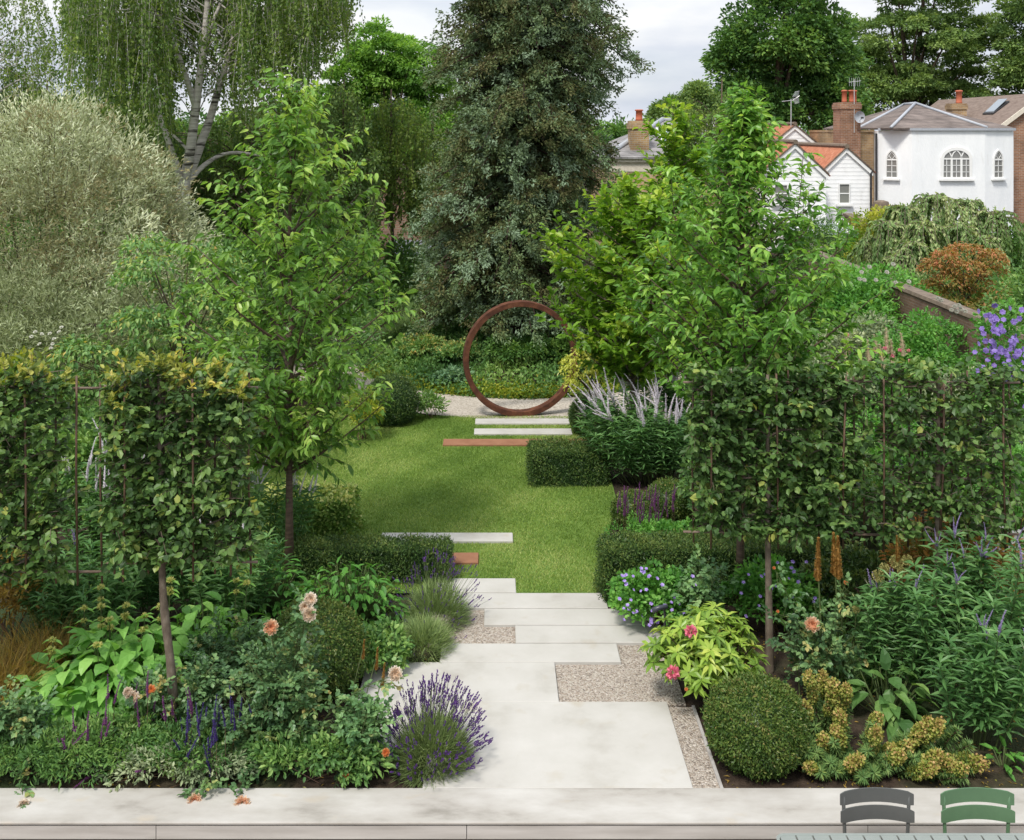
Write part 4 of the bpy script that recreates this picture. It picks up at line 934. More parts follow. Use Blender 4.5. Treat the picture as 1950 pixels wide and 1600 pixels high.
g = MB(); hexa(g, [rs(1272,.22,0),rs(1306,.22,0),rs(1306,.72,0),rs(1272,.72,0),rs(1272,.22,.08),rs(1306,.22,.08),rs(1306,.72,.08),rs(1272,.72,.08)]); g.v = [v-np.array(t.location) for v in g.v]; g.build('skylight', M['whitepaint'], rf)
g = MB(); hexa(g, [rs(1275,.26,.083),rs(1303,.26,.083),rs(1303,.68,.083),rs(1275,.68,.083),rs(1275,.26,.09),rs(1303,.26,.09),rs(1303,.68,.09),rs(1275,.68,.09)]); g.v = [v-np.array(t.location) for v in g.v]; g.build('skylight_pane', M['roofglass'], rf)
chimney(t, X(1201,Yv+.6), X(1236,Yv+.6), Yv+.6, Yv+1.4, 1, Z(230,Yv+.6), 'brickyel', [(X(1217,Yv+1),Yv+1)], .14, .42)
# ---- brick building half hidden by the birches
t = thing('brick_building', 'pinkish brick building behind the birch saplings with a small glass lean-to roof', 'house', (X(760,34), 34.0, 0))
g = MB(); xl, xr = X(640,34), X(868,34); ze, za = Z(380,34), Z(320,34)
P = np.array([[xl,34,0],[xr,34,0],[xr,34,ze],[(xl+xr)/2,34,za],[xl,34,ze]]); Q = P+np.array([0,7,0])
g.add(np.concatenate([P,Q]), [np.arange(5)[None], np.arange(5,10)[::-1][None], np.array([[0,5,6,1],[1,6,7,2],[4,9,5,0]])]); wb(g, 'wall', 'brickpink', t)
g = MB()
for xe in (xl-.15, xr+.15): roof_slab(g, [(xe,33.8,ze-.05),((xl+xr)/2,33.8,za+.07),((xl+xr)/2,41.2,za+.07),(xe,41.2,ze-.05)])
wb(g, 'roof', 'slate', t)
g = MB(); a, b = Z(478,33), Z(457,33.98); roof_slab(g, [(X(745,33),32.4,a),(X(860,33),32.4,a),(X(860,33),33.98,b),(X(745,33),33.98,b)], .05); lf_ = wb(g, 'lean_to_roof', 'roofglass', t)
g = MB(); box(g, X(765,32.5)-.04, X(765,32.5)+.04, 32.45, 32.53, 0, a-.03); wb(g, 'post', 'whitepaint', t)

# ---- aerials and dish
t = thing('tv_aerial', 'tall television aerial on the ridge of the rear cottage', 'aerial', (X(1513,51), 51.6, Z(262,51)))
g = MB(); zt = Z(188,51)-t.location[2]; tube(g, [(0,0,-.2),(0,0,zt)], .022, 6); g.build('mast', M['steel'], t)
g = MB(); tube(g, [(-.45,0,zt-.12),(.1,0,zt-.06)], .014, 5); tube(g, [(.1,0,zt-.06),(.42,0,zt+.16)], .014, 5)
for i in range(7): u = -.4+i*.08; sticks(g, [[u,-.12,zt-.115+i*.009]], [[u,.12,zt-.115+i*.009]], .008, .008)
for i in range(7):
    for s in (-1, 1): zz = zt+.05+s*(.06+.05*i)*.8; sticks(g, [[.02+.12*abs(i)/6,-.16,zz]], [[.42+.03*i/6,.16,zz+.06]], .009, .009)
g.build('aerial', M['steel'], t)
t = thing('tv_aerial', 'thin small television aerial rising from the red brick chimney stack', 'aerial', (X(1627,47), 47.02, Z(240,47)))
g = MB(); tube(g, [(0,0,-.3),(0,0,2.1)], .016, 5); g.build('mast', M['steel'], t)
g = MB(); tube(g, [(-.25,-.02,1.95),(.3,-.02,2.02)], .01, 4)
for i in range(6): sticks(g, [[-.22+.09*i,-.02,1.78]], [[-.22+.09*i,-.02,2.16]], .007, .007)
g.build('aerial', M['steel'], t)
t = thing('satellite_dish', 'grey satellite dish fixed to the brick chimney', 'satellite dish', (X(1634,47), 46.98, Z(223,47)))
g = MB(); V = []
for j in range(5):
    for i in range(16):
        a = 2*math.pi*i/16; r = .27*j/4; V.append([r*math.cos(a)*.85, -.10-.5*r*r*3, r*math.sin(a)])
fs = [[j*16+i, j*16+(i+1)%16, (j+1)*16+(i+1)%16, (j+1)*16+i] for j in range(4) for i in range(16)]; g.add(V, np.array(fs)); g.build('dish', M['lead'], t, True)
g = MB(); tube(g, [(0,0,-.05),(0,-.1,-.02)], .02, 5); tube(g, [(0,-.1,-.2),(.02,-.45,-.05)], .012, 4); box(g, -.03,.07,-.5,-.43,-.08,0); g.build('arm', M['dark'], t)

# ---- old garden wall on the right
t = thing('garden_wall', 'old brown brick garden wall running away along the right side', 'wall', (7.55, 19, 0))
g = MB(); hexa(g, [(7.5,6,-.05),(7.75,6,-.05),(7.75,25,-.05),(7.5,25,-.05),(7.5,6,1.805),(7.75,6,1.805),(7.75,25,1.9),(7.5,25,1.9)]); wb(g, 'wall', 'brickold', t)
g = MB(); hexa(g, [(7.48,6,1.808),(7.77,6,1.808),(7.77,25,1.903),(7.48,25,1.903),(7.5,6,1.865),(7.75,6,1.865),(7.75,25,1.96),(7.5,25,1.96)]); wb(g, 'coping', 'browncap', t)

# ================================================================== chairs and table on the terrace
M['greychair'] = plain('grey_powder_coat', (.085,.09,.088), .45, var=.05); M['greenchair'] = plain('green_powder_coat', (.085,.165,.088), .45, var=.05); M['table'] = plain('pale_green_grey_paint', (.225,.25,.235), .45, var=.05)
def chair(label, mat, loc, rz=0):
    # local: sits facing -Y, back at +Y
    t = thing('metal_chair', label, 'chair', loc, rz, 'metal chairs tucked under the table')
    def slat(name, zc, hh, y, wd, curve=.035):
        g = MB(); n = 14; V = []; th = .004
        for i in range(n+1):
            u = -1+2*i/n; x = u*wd/2; yy = y+curve*(1-u*u); dz = .012*(1-u*u)
            tp = hh/2*(1-.16*max(0,abs(u)-.86)/.14*1.4) if abs(u) > .86 else hh/2
            for (dy, s) in ((-th,-1),(-th,1),(th,1),(th,-1)): V.append([x, yy+dy+.02*(zc-.7), zc+dz+s*tp])
        fs = [[i*4+q, (i+1)*4+q, (i+1)*4+(q+1)%4, i*4+(q+1)%4] for i in range(n) for q in range(4)]
        g.add(V, [np.array(fs), np.array([[0,1,2,3],[4*n+3,4*n+2,4*n+1,4*n]])]); return g.build(name, M[mat], t)
    slat('back_slat', .80, .092, .19, .49); slat('back_slat', .692, .092, .18, .49)
    for s in (-1, 1):
        g = MB(); x = s*.205; tube(g, [(x,.30,.0),(x,.255,.2),(x,.21,.43),(x*1.03,.205,.6),(x*1.06,.205,.76),(x*1.06,.208,.825)], .0125, 8); g.build('leg', M[mat], t, True)
        g = MB(); tube(g, [(x*1.02,-.26,0),(x,-.235,.25),(x,-.2,.43)], .0125, 8); g.build('leg', M[mat], t, True)
    g = MB()
    for i in range(8):
        y = -.22+i*.052; bevel_box(g, -.215, .215, y, y+.043, .435-.012*math.sin(i/7*3.1), .445-.012*math.sin(i/7*3.1), .002)
    g.build('seat', M[mat], t)
    g = MB()
    for s in (-1, 1): tube(g, [(s*.205,-.22,.425),(s*.205,0,.418),(s*.205,.215,.425)], .011, 6)
    tube(g, [(-.205,.215,.41),(.205,.215,.41)], .010, 6); tube(g, [(-.205,-.2,.41),(.205,-.2,.41)], .010, 6); g.build('seat_frame', M[mat], t)
    return t
chair('dark grey metal chair with two curved back slats', 'greychair', (X(1669,7.0), 6.80, -.45))
chair('sage green metal chair with two curved back slats', 'greenchair', (X(1860,7.0), 6.80, -.45))
t = thing('slatted_table', 'pale green grey metal table with slotted top', 'table', (2.85, 6.3, -.45))
g = MB(); zt = .745; x0, x1, y0, y1 = -1.05, 1.05, -.42, .44
def rrect(x0, x1, y0, y1, r, n=5):
    P = []
    for (cx_, cy_, a0) in ((x1-r,y1-r,0),(x0+r,y1-r,90),(x0+r,y0+r,180),(x1-r,y0+r,270)):
        for i in range(n+1): a = rad(a0+90*i/n); P.append((cx_+r*math.cos(a), cy_+r*math.sin(a)))
    return P
o_, i_ = rrect(x0,x1,y0,y1,.06), rrect(x0+.02,x1-.02,y0+.02,y1-.02,.045); n = len(o_)
V = [(x,y,zt) for x,y in o_]+[(x,y,zt) for x,y in i_]+[(x,y,zt-.03) for x,y in o_]+[(x,y,zt-.03) for x,y in i_]
g.add(V, np.array([q for i in range(n) for q in ([i,(i+1)%n,n+(i+1)%n,n+i],[2*n+i,2*n+(i+1)%n,(i+1)%n,i],[n+i,n+(i+1)%n,3*n+(i+1)%n,3*n+i])]))
g.build('table_rim', M['table'], t)
g = MB(); k = 19; wx = (x1-x0-.05)/k
for i in range(k): bevel_box(g, x0+.025+i*wx+.005, x0+.025+(i+1)*wx-.005, y0+.018, y1-.018, zt-.012, zt-.001, .002)
g.build('table_top', M['table'], t)
g = MB(); box(g, x0+.022, x1-.022, -.03, .03, zt-.035, zt-.0125); box(g, x0+.022, x1-.022, -.36, -.33, zt-.035, zt-.0125); box(g, x0+.022, x1-.022, .33, .36, zt-.035, zt-.0125); g.build('cross_rail', M['table'], t)
for sx in (-1, 1):
    for sy in (-1, 1): g = MB(); tube(g, [(sx*.98,sy*.35,0),(sx*.96,sy*.34,zt-.03)], .02, 8); g.build('leg', M['table'], t, True)
# ================================================================== big trees at the back
def spline(pts, n=14):
    P = np.array(pts, float); t = np.linspace(0, len(P)-1, n); i = np.clip(t.astype(int), 0, len(P)-2); f = (t-i)[:,None]
    p0 = P[np.maximum(i-1,0)]; p1 = P[i]; p2 = P[i+1]; p3 = P[np.minimum(i+2,len(P)-1)]
    return .5*((2*p1)+(p2-p0)*f+(2*p0-5*p1+4*p2-p3)*f**2+(3*p1-p0-3*p2+p3)*f**3)
# silver birch with several stems
Yb = 25.0
b0 = np.array(gp(334, Yb, -.1)); L_ = lambda px, py, Y=Yb: at(px, py, Y)-b0
t = thing('silver_birch_tree', 'tall silver birch with white forked trunk and weeping crown', 'tree', b0)
wood, lf = MB(), MB()
def limb(pts, ra, rb, k=8, n=16): P = spline(pts, n); tube(wood, P, np.linspace(ra, rb, n)*(1+R.normal(0,.03,n)), k, .5, False)
limb([L_(334,634),L_(338,520),L_(342,440),L_(349,372),L_(352,335)], .205, .15, 12)
limb([L_(350,350),L_(362,290,24.8),L_(372,210,24.7),L_(384,120,24.6),L_(392,40,24.6),L_(398,-60,24.6),L_(390,-200,24.6)], .13, .04, 10)
limb([L_(354,350),L_(380,280,25.2),L_(402,220,25.4),L_(418,160,25.5),L_(440,90,25.6),L_(455,10,25.7),L_(470,-120,25.8)], .12, .035, 10)
limb([L_(347,362),L_(335,310,24.6),L_(318,262,24.4),L_(301,212,24.3),L_(308,200,24.3),L_(318,188,24.3)], .085, .03, 9)
limb([L_(357,348),L_(385,318,25.3),L_(420,296,25.6),L_(455,291,25.8),L_(500,297,26)], .075, .025, 7)
limb([L_(372,205,24.7),L_(345,120,24.2),L_(318,55,23.8),L_(282,5,23.5),L_(240,-60,23.2)], .075, .02, 7)
limb([L_(384,110),L_(410,30,25.2),L_(450,-40,25.6),L_(520,-90,26)], .06, .015, 6)
limb([L_(440,90,25.6),L_(500,20,26),L_(560,-30,26.3),L_(640,-60,26.6)], .06, .015, 6)
limb([L_(418,160,25.5),L_(440,130,26.5),L_(480,100,27.5),L_(540,70,28)], .04, .012, 6)
limb([L_(362,290,24.8),L_(320,250,25.8),L_(260,215,26.6),L_(200,190,27.4)], .04, .012, 6)
n = 2000
px = np.concatenate([R.uniform(125,670,n-700), R.uniform(120,340,420), R.uniform(430,640,280)])
cap = np.interp(px, [120,180,300,390,430,520,600,640,670], [60,140,160,90,110,170,60,-10,-40])
top = R.uniform(-330, 0, n); top = top+(cap-(-50))*R.uniform(0,1,n)**.8
Ys = R.uniform(22.5,28.5,n); near = (np.abs(px-392) < 62) & (Ys < 25.7) & (R.uniform(0,1,n) < .85); Ys = np.where(near, R.uniform(26,28.5,n), Ys)
ln = R.uniform(.7,2.3,n); low = np.interp(px, [120,200,300,360,470,540,620,670], [330,350,330,190,260,260,150,60])+R.normal(0,30,n)
T = np.stack([at(a,b,c) for a, b, c in zip(px,top,Ys)]); ln = np.minimum(ln, np.maximum(.3,(low-top)*Ys/F))
T = T-b0
weeping_strands(lf, wood, T, ln, 52, .09, .055)
nc = 330; cpx = R.uniform(135,650,nc); cpy = R.uniform(-200,1,nc)*0+np.interp(cpx,[120,300,392,520,600,660],[230,240,60,170,110,-10])-np.abs(R.normal(0,130,nc))
C = np.stack([at(a,c_,d_) for a,c_,d_ in zip(cpx,cpy,np.where(np.abs(cpx-392) < 70, R.uniform(26,28.5,nc), R.uniform(22.6,28.5,nc)))])-b0
clump_leaves(lf, C, .42*R.uniform(.6,1.3,nc), 62, .09, .055, T_KITE, R.uniform(.1,.9,nc), droop=.9, up=.1, flat=1.3)
# twigs joining the strands to the stems
idx = [i for i in R.choice(n, 90, False) if abs(px[i]-392) > 75]
for i in idx:
    e = T[i]; z = max(5.0, e[2]-R.uniform(.2,1.2)); s = np.array([np.interp(z,[0,3,8,11],[0,.3,.75,.8])+R.choice([0,.6])*min(1,max(0,(z-4)/4)), R.normal(0,.15), min(z, 10.5)])
    m = (s+e)/2+UP*.9; q = np.linspace(0,1,6)[:,None]; tube(wood, (1-q)**2*s+2*q*(1-q)*m+q*q*e, np.linspace(.018,.004,6), 4, .5, False)
wood.build('trunk', M['birchbark'], t, True); lf.build('crown', LM['birch_leaf'], t)

def weeping_tree(label, pxr, pyt, pyb, Yr, n, per, L, W, lmat, bark, r0, base_px, name='birch_tree', group=None, sway=.14, lens=(.5,1.6), shape=None, trunk_top=None, topw=1.1):
    Yc = (Yr[0]+Yr[1])/2; b = np.array(gp(base_px, Yc, -.1)); t = thing(name, label, 'tree', b, 0, group); wood, lf = MB(), MB()
    px = R.uniform(*pxr, n); Ys = R.uniform(*Yr, n); u = (px-pxr[0])/(pxr[1]-pxr[0])
    tops = pyt+(np.abs(u-.5)*2)**2*(pyb-pyt)*.55 if shape is None else np.interp(px, *shape)
    py = tops+(pyb-tops)*R.uniform(0,1,n)**topw
    T = np.stack([at(a,bb,c) for a,bb,c in zip(px,py,Ys)])-b; ln = np.minimum(R.uniform(*lens, n), np.maximum(.15, T[:,2]-.6))
    weeping_strands(lf, wood, T, ln, per, L, W, sway)
    zt = Z(trunk_top if trunk_top is not None else pyt, Yc)+.1
    trunk_tube(wood, [[0,0,0],[.05,.03,zt*.33],[-.04,0,zt*.66],[.0,0,zt]], r0, .02)
    for i in R.choice(n, min(60,n), False):
        e = T[i]; s = np.array([0,0,min(zt, max(.8, e[2]*.8))]); m = (s+e)/2+UP*.7; q = np.linspace(0,1,6)[:,None]; tube(wood, (1-q)**2*s+2*q*(1-q)*m+q*q*e, np.linspace(min(.03,r0*.2),.005,6), 4, .5, False)
    nk = n//6; k_ = R.choice(n, nk, False); clump_leaves(lf, T[k_]-UP*.2, .34*R.uniform(.6,1.3,nk), per, L, W, T_KITE, R.uniform(.1,.9,nk), droop=.9, up=.1, flat=1.2)
    wood.build('trunk', M[bark], t, True); lf.build('crown', LM[lmat], t); return t
weeping_tree('second birch with thin grey limbs and drooping twigs at the far left edge', (-160,105), -150, 210, (27,31), 330, 40, .09, .055, 'birch_leaf', 'birchbark', .2, -60, shape=([-160,0,60,105],[-200,-200,-60,30]), lens=(.8,2.4))
weeping_tree('dark willow-like weeping tree behind the silver bush', (-120,330), 150, 420, (28,33), 760, 50, .12, .06, 'birch_leaf_dark', 'bark', .25, 90, 'weeping_tree', lens=(.8,2.2), shape=([-120,0,90,150,330],[110,110,170,200,170]))
weeping_tree('dark weeping tree behind the white birch trunk', (280,640), 190, 440, (29.5,33), 720, 50, .12, .06, 'birch_leaf_dark', 'bark', .22, 470, 'weeping_tree', lens=(.8,2.0), shape=([280,380,450,540,640],[190,250,200,175,190]))
weeping_tree('young birch sapling with dark hanging leaves left of the thin bare stem', (590,720), 150, 440, (23,25), 330, 44, .085, .05, 'birch_leaf_dark', 'bark', .05, 655, 'birch_sapling', 'birch saplings left of the conifer', lens=(.3,.9))
weeping_tree('young birch sapling whose thin russet stem shows against the sky gap', (670,835), 170, 400, (25,27), 330, 40, .085, .05, 'birch_leaf', 'stemred' if False else 'bark', .05, 745, 'birch_sapling', 'birch saplings left of the conifer', lens=(.3,.9))
weeping_tree('young birch sapling with pale tips beside the blue conifer', (780,860), 215, 420, (26.5,28), 120, 36, .085, .05, 'birch_leaf', 'bark', .04, 825, 'birch_sapling', 'birch saplings left of the conifer', lens=(.2,.6))

# acacia and other far trees: ells in metres relative to the base
def far_tree(label, px, Y, ell_px, lmat, nc, cr, per, L, W, th, r0, name='tree', group=None, **kw):
    # ell_px: list of (px,py,rx_px,ry_px) silhouettes at distance Y
    b = np.array(gp(px, Y, -.15)); k = Y/F
    ells = [(X(a,Y)-b[0], R.uniform(-.3,.3)*rx*k, Z(c,Y)-b[2], rx*k, rx*k*.85, ry*k) for (a,c,rx,ry) in ell_px]
    return clump_tree(name, label, 'tree', b, ells, th, r0, lmat, 'bark', nc, cr, per, L, W, group, **kw)
far_tree('round bright green acacia tree rising behind the birch saplings', 735, 38, [(728,105,72,60),(790,140,70,60),(672,150,52,60),(830,190,60,60),(640,230,60,70),(700,220,70,70),(800,260,70,90),(740,290,90,80)], 'far_leaf_mid', 620, .36, 110, .17, .075, 4.5, .22, 'acacia_tree', flat=.55, droop=.3)
far_tree('broad dark green lime tree behind the cottages', 1475, 62, [(1480,70,105,95),(1420,130,68,80),(1560,110,75,100),(1440,210,85,60),(1530,200,90,70),(1500,-60,95,80),(1590,200,50,60)], 'far_leaf_dark', 560, .85, 120, .27, .16, 6, .5, 'lime_tree', flat=.7)
far_tree('spreading olive green oak tree behind the white house', 1730, 74, [(1720,70,110,45),(1640,120,60,40),(1800,110,85,42),(1700,165,110,40),(1850,60,50,40),(1760,-20,110,60),(1660,200,70,35),(1800,185,80,35),(1850,160,50,30)], 'far_leaf_olive', 520, .75, 120, .28, .14, 7, .45, 'oak_tree', flat=.42, limbs=30)
far_tree('second spreading oak tree cut off by the right edge', 1990, 70, [(1945,60,50,50),(1990,120,90,60),(1935,140,45,35),(1950,200,50,30),(1990,0,80,50)], 'far_leaf_olive', 280, .75, 120, .27, .14, 7, .4, 'oak_tree', flat=.42, limbs=20)
far_tree('rounded olive green tree behind the slate roof of the brick villa', 1300, 52, [(1285,225,42,38),(1340,230,50,50),(1400,240,40,50),(1330,190,25,30)], 'far_leaf_olive', 230, .5, 110, .17, .09, 4, .25, 'small_tree')
weeping_tree('loose airy birch with glossy small leaves left of the orange roofs', (1290,1450), 150, 330, (33,36), 330, 40, .1, .06, 'birch_leaf', 'bark', .08, 1375, 'birch_tree', lens=(.3,1.0), shape=([1290,1320,1345,1400,1450],[200,180,215,190,240]))
far_tree('dark ivy covered trees left of the brick villa', 1190, 70, [(1165,265,40,28),(1215,262,40,30),(1190,300,70,40)], 'far_leaf_dark', 150, .6, 100, .22, .13, 3, .3, 'small_tree')
far_tree('low dark green tree beyond the brick building', 640, 44, [(600,260,70,70),(680,300,80,70),(560,330,60,60)], 'far_leaf_dark', 260, .5, 100, .18, .1, 3, .25, 'small_tree')
far_tree('dark evergreen tree filling the gap behind the blue conifer', 900, 46, [(880,280,80,90),(1010,290,90,90),(1100,300,70,60)], 'far_leaf_dark', 260, .55, 100, .2, .1, 3, .25, 'small_tree')
far_tree('dull green tree behind the weeping trees at the left', 250, 46, [(60,250,110,70),(230,270,110,70),(400,290,110,70),(520,300,80,70)], 'far_leaf_dark', 420, .6, 110, .2, .1, 3, .3, 'small_tree')
# far woodland that reads as one mass along the horizon
lf = MB(); nc = 900; C = np.stack([R.uniform(-110,120,nc), R.uniform(105,118,nc), R.uniform(.5,5.2,nc)+.8*np.sin(np.arange(nc))], 1)
clump_leaves(lf, C, 1.6*R.uniform(.7,1.4,nc), 60, .55, .36, T_KITE, R.uniform(.1,.8,nc)); tag(lf.build('woodland', LM['far_leaf_dark']), 'distant dark woodland along the horizon', 'woodland', kind='stuff')

# blue-green conifer on the mound
Yc = 21.6; b0 = np.array(gp(968, Yc, .3)); t = thing('conifer_tree', 'huge blue green conifer with drooping sprays growing on the mound', 'tree', b0)
wood, lf = MB(), MB()
tube(wood, spline([[0,0,-.3],[.02,0,.4],[.1,.0,3],[.25,.1,7],[.2,.1,13],[.2,.1,20]], 18), np.linspace(.40,.05,18), 12)
tube(wood, spline([[.1,0,1.2],[.45,.1,3],[.7,.05,6],[.85,0,9.5],[.8,0,12.5]], 14), np.linspace(.24,.04,14), 9)
nb = 1050; f = R.uniform(0,1,nb)**1.25; hh = .75+f*18.8
# silhouette half-widths left / right against height
zk = [.6,1.2,2.2,3.5,4.9,6.3,8,11,14,17,19.8]; lw = [1.5,2.05,2.2,1.95,1.8,1.75,1.75,1.9,1.75,1.2,.15]; rw = [1.4,1.9,1.9,1.62,1.68,1.98,2.1,2.1,1.9,1.2,.15]
hh = np.sort(hh); az = (np.arange(nb)*2.39996+R.normal(0,.35,nb))%6.2832; c_ = np.cos(az)
Rr = np.where(c_ < 0, np.interp(hh,zk,lw), np.interp(hh,zk,rw))*R.uniform(.62,1.08,nb)*(1+.14*np.sin(hh*2.3+az*2))
A, B, TT, O = [], [], [], []
for i in range(nb):
    o = np.array([math.cos(az[i]), math.sin(az[i]), 0]); s = np.array([np.interp(hh[i],[0,3,7,15],[0,.25,.45,.3]), 0, hh[i]+.25]); r = Rr[i]
    e = s+o*r+UP*(-.30*r-.05); m = s+o*r*.6+UP*(.06*r-.08); q = np.linspace(0,1,5)[:,None]
    tube(wood, (1-q)**2*s+2*q*(1-q)*m+q*q*e, np.linspace(.03,.008,5), 4, .5, False)
    k = 17; q = R.uniform(.1,1.0,k)[:,None]; a = (1-q)**2*s+2*q*(1-q)*m+q*q*e; side = np.array([-o[1],o[0],0])*R.choice([-1,1],k)[:,None]
    d = nz(o*.55+side*R.uniform(.1,.9,k)[:,None]-UP*R.uniform(-.25,.7,k)[:,None]); ln = R.uniform(.2,.46,k)*min(1,.5+r*.3)
    A.append(a); B.append(a+d*ln[:,None]); TT.append(np.full(k, R.uniform(.1,.9))); O.append(np.repeat(o[None],k,0))
A, B, TT = map(np.concatenate, (A,B,TT)); n = len(A)
per = 36; q = R.uniform(.0,1.05,(n,per))**.8; P = (A[:,None]+(B-A)[:,None]*q[:,:,None]).reshape(-1,3); d = np.repeat(nz(B-A),per,0); m = n*per
P += R.normal(0,.045,(m,3)); D = d*.75+R.normal(0,.5,(m,3))-UP*.18; tn = np.repeat(TT+R.normal(0,.12,n),per)+R.normal(0,.1,m)+(q.ravel()-.5)*.25
leaves(lf, P, D, R.normal(0,1,(m,3))+UP*.5, .078*R.uniform(.6,1.3,m), .036, T_KITE, np.clip(tn,0,1))
wood.build('trunk', M['conbark'], t, True); lf.build('crown', LM['conifer_leaf'], t)

# ================================================================== garden trees
b = gp(550, 11.16, -.04)
k = 11.16/F; zz = lambda py: Z(py,11.16)+.04
limb_tree('cherry_tree', 'young cherry tree with long pointed leaves left of the lawn', 'tree', b,
    [[0,0,-.05],[.005,0,.8],[.0,.01,1.6],[.03,.0,2.6],[.0,.02,3.7],[.03,.0,4.6],[.01,0,zz(190)]], .046, 'cherry_leaf', 'cherrybark',
    [zz(850),zz(790),zz(700),zz(600),zz(520),zz(440),zz(360),zz(280),zz(215),zz(175)], [.45,.92,1.2,1.27,1.22,1.05,.8,.55,.28,.08], 84, rise=.72, tw=12, tl=.36, k=10, L=.122, W=.05, droop=.6, lift=.25, tone=(.15,.75))
b = gp(1410, 10.27, -.04); zz = lambda py: Z(py,10.27)+.04
limb_tree('cherry_tree', 'young cherry tree with slender upright shoots right of the lawn', 'tree', b,
    [[0,0,-.05],[.0,0,.8],[.03,.01,1.6],[.05,.0,2.6],[.02,.02,3.5],[.03,.0,4.3],[.06,0,zz(215)]], .046, 'cherry_leaf_dark', 'cherrybark',
    [zz(745),zz(690),zz(620),zz(540),zz(460),zz(390),zz(320),zz(250),zz(200)], [.65,1.0,1.12,1.12,1.0,.66,.30,.14,.05], 92, rise=.75, tw=13, tl=.32, k=10, L=.11, W=.045, droop=.5, lift=.35, tone=(.2,.8),
    extra=[(X(1524,10.27)-b[0],-.1,zz(290),2.6),(X(1590,10.27)-b[0],-.2,zz(400),2.3),(X(1418,10.27)-b[0],.1,zz(185),3.2),(X(1280,10.27)-b[0],.1,zz(330),2.5)])
b = gp(1200, 15.2, -.04); zz = lambda py: Z(py,15.2)+.04
limb_tree('magnolia_tree', 'bright yellow green magnolia tree beyond the cherry right of the ring', 'tree', b,
    [[0,0,-.05],[.03,0,.8],[.08,.0,1.8],[.1,0,3.0],[.15,0,zz(390)]], .07, 'magnolia_leaf', 'greybark',
    [zz(690),zz(640),zz(560),zz(480),zz(430),zz(395),zz(360)], [.5,1.1,1.3,1.32,1.2,.85,.4], 84, rise=.5, tw=14, tl=.36, k=9, L=.14, W=.068, tmp=T_ROUND, droop=.12, lift=.45, tone=(.15,.85))
# second stem group of the magnolia reaching up to the right
b = gp(1310, 16.4, -.04); zz = lambda py: Z(py,16.4)+.04
limb_tree('magnolia_tree', 'second bright green magnolia reaching up between the cherry and the villa', 'tree', b,
    [[0,0,-.05],[.03,0,.8],[.0,.0,1.8],[.05,0,3.0],[-.1,0,4.0],[-.25,0,zz(205)]], .06, 'magnolia_leaf', 'greybark',
    [zz(640),zz(560),zz(480),zz(420),zz(360),zz(300),zz(240)], [.7,1.0,1.05,.85,.62,.48,.25], 54, rise=.6, tw=13, tl=.36, k=9, L=.14, W=.068, tmp=T_ROUND, droop=.12, lift=.5, tone=(.1,.75))

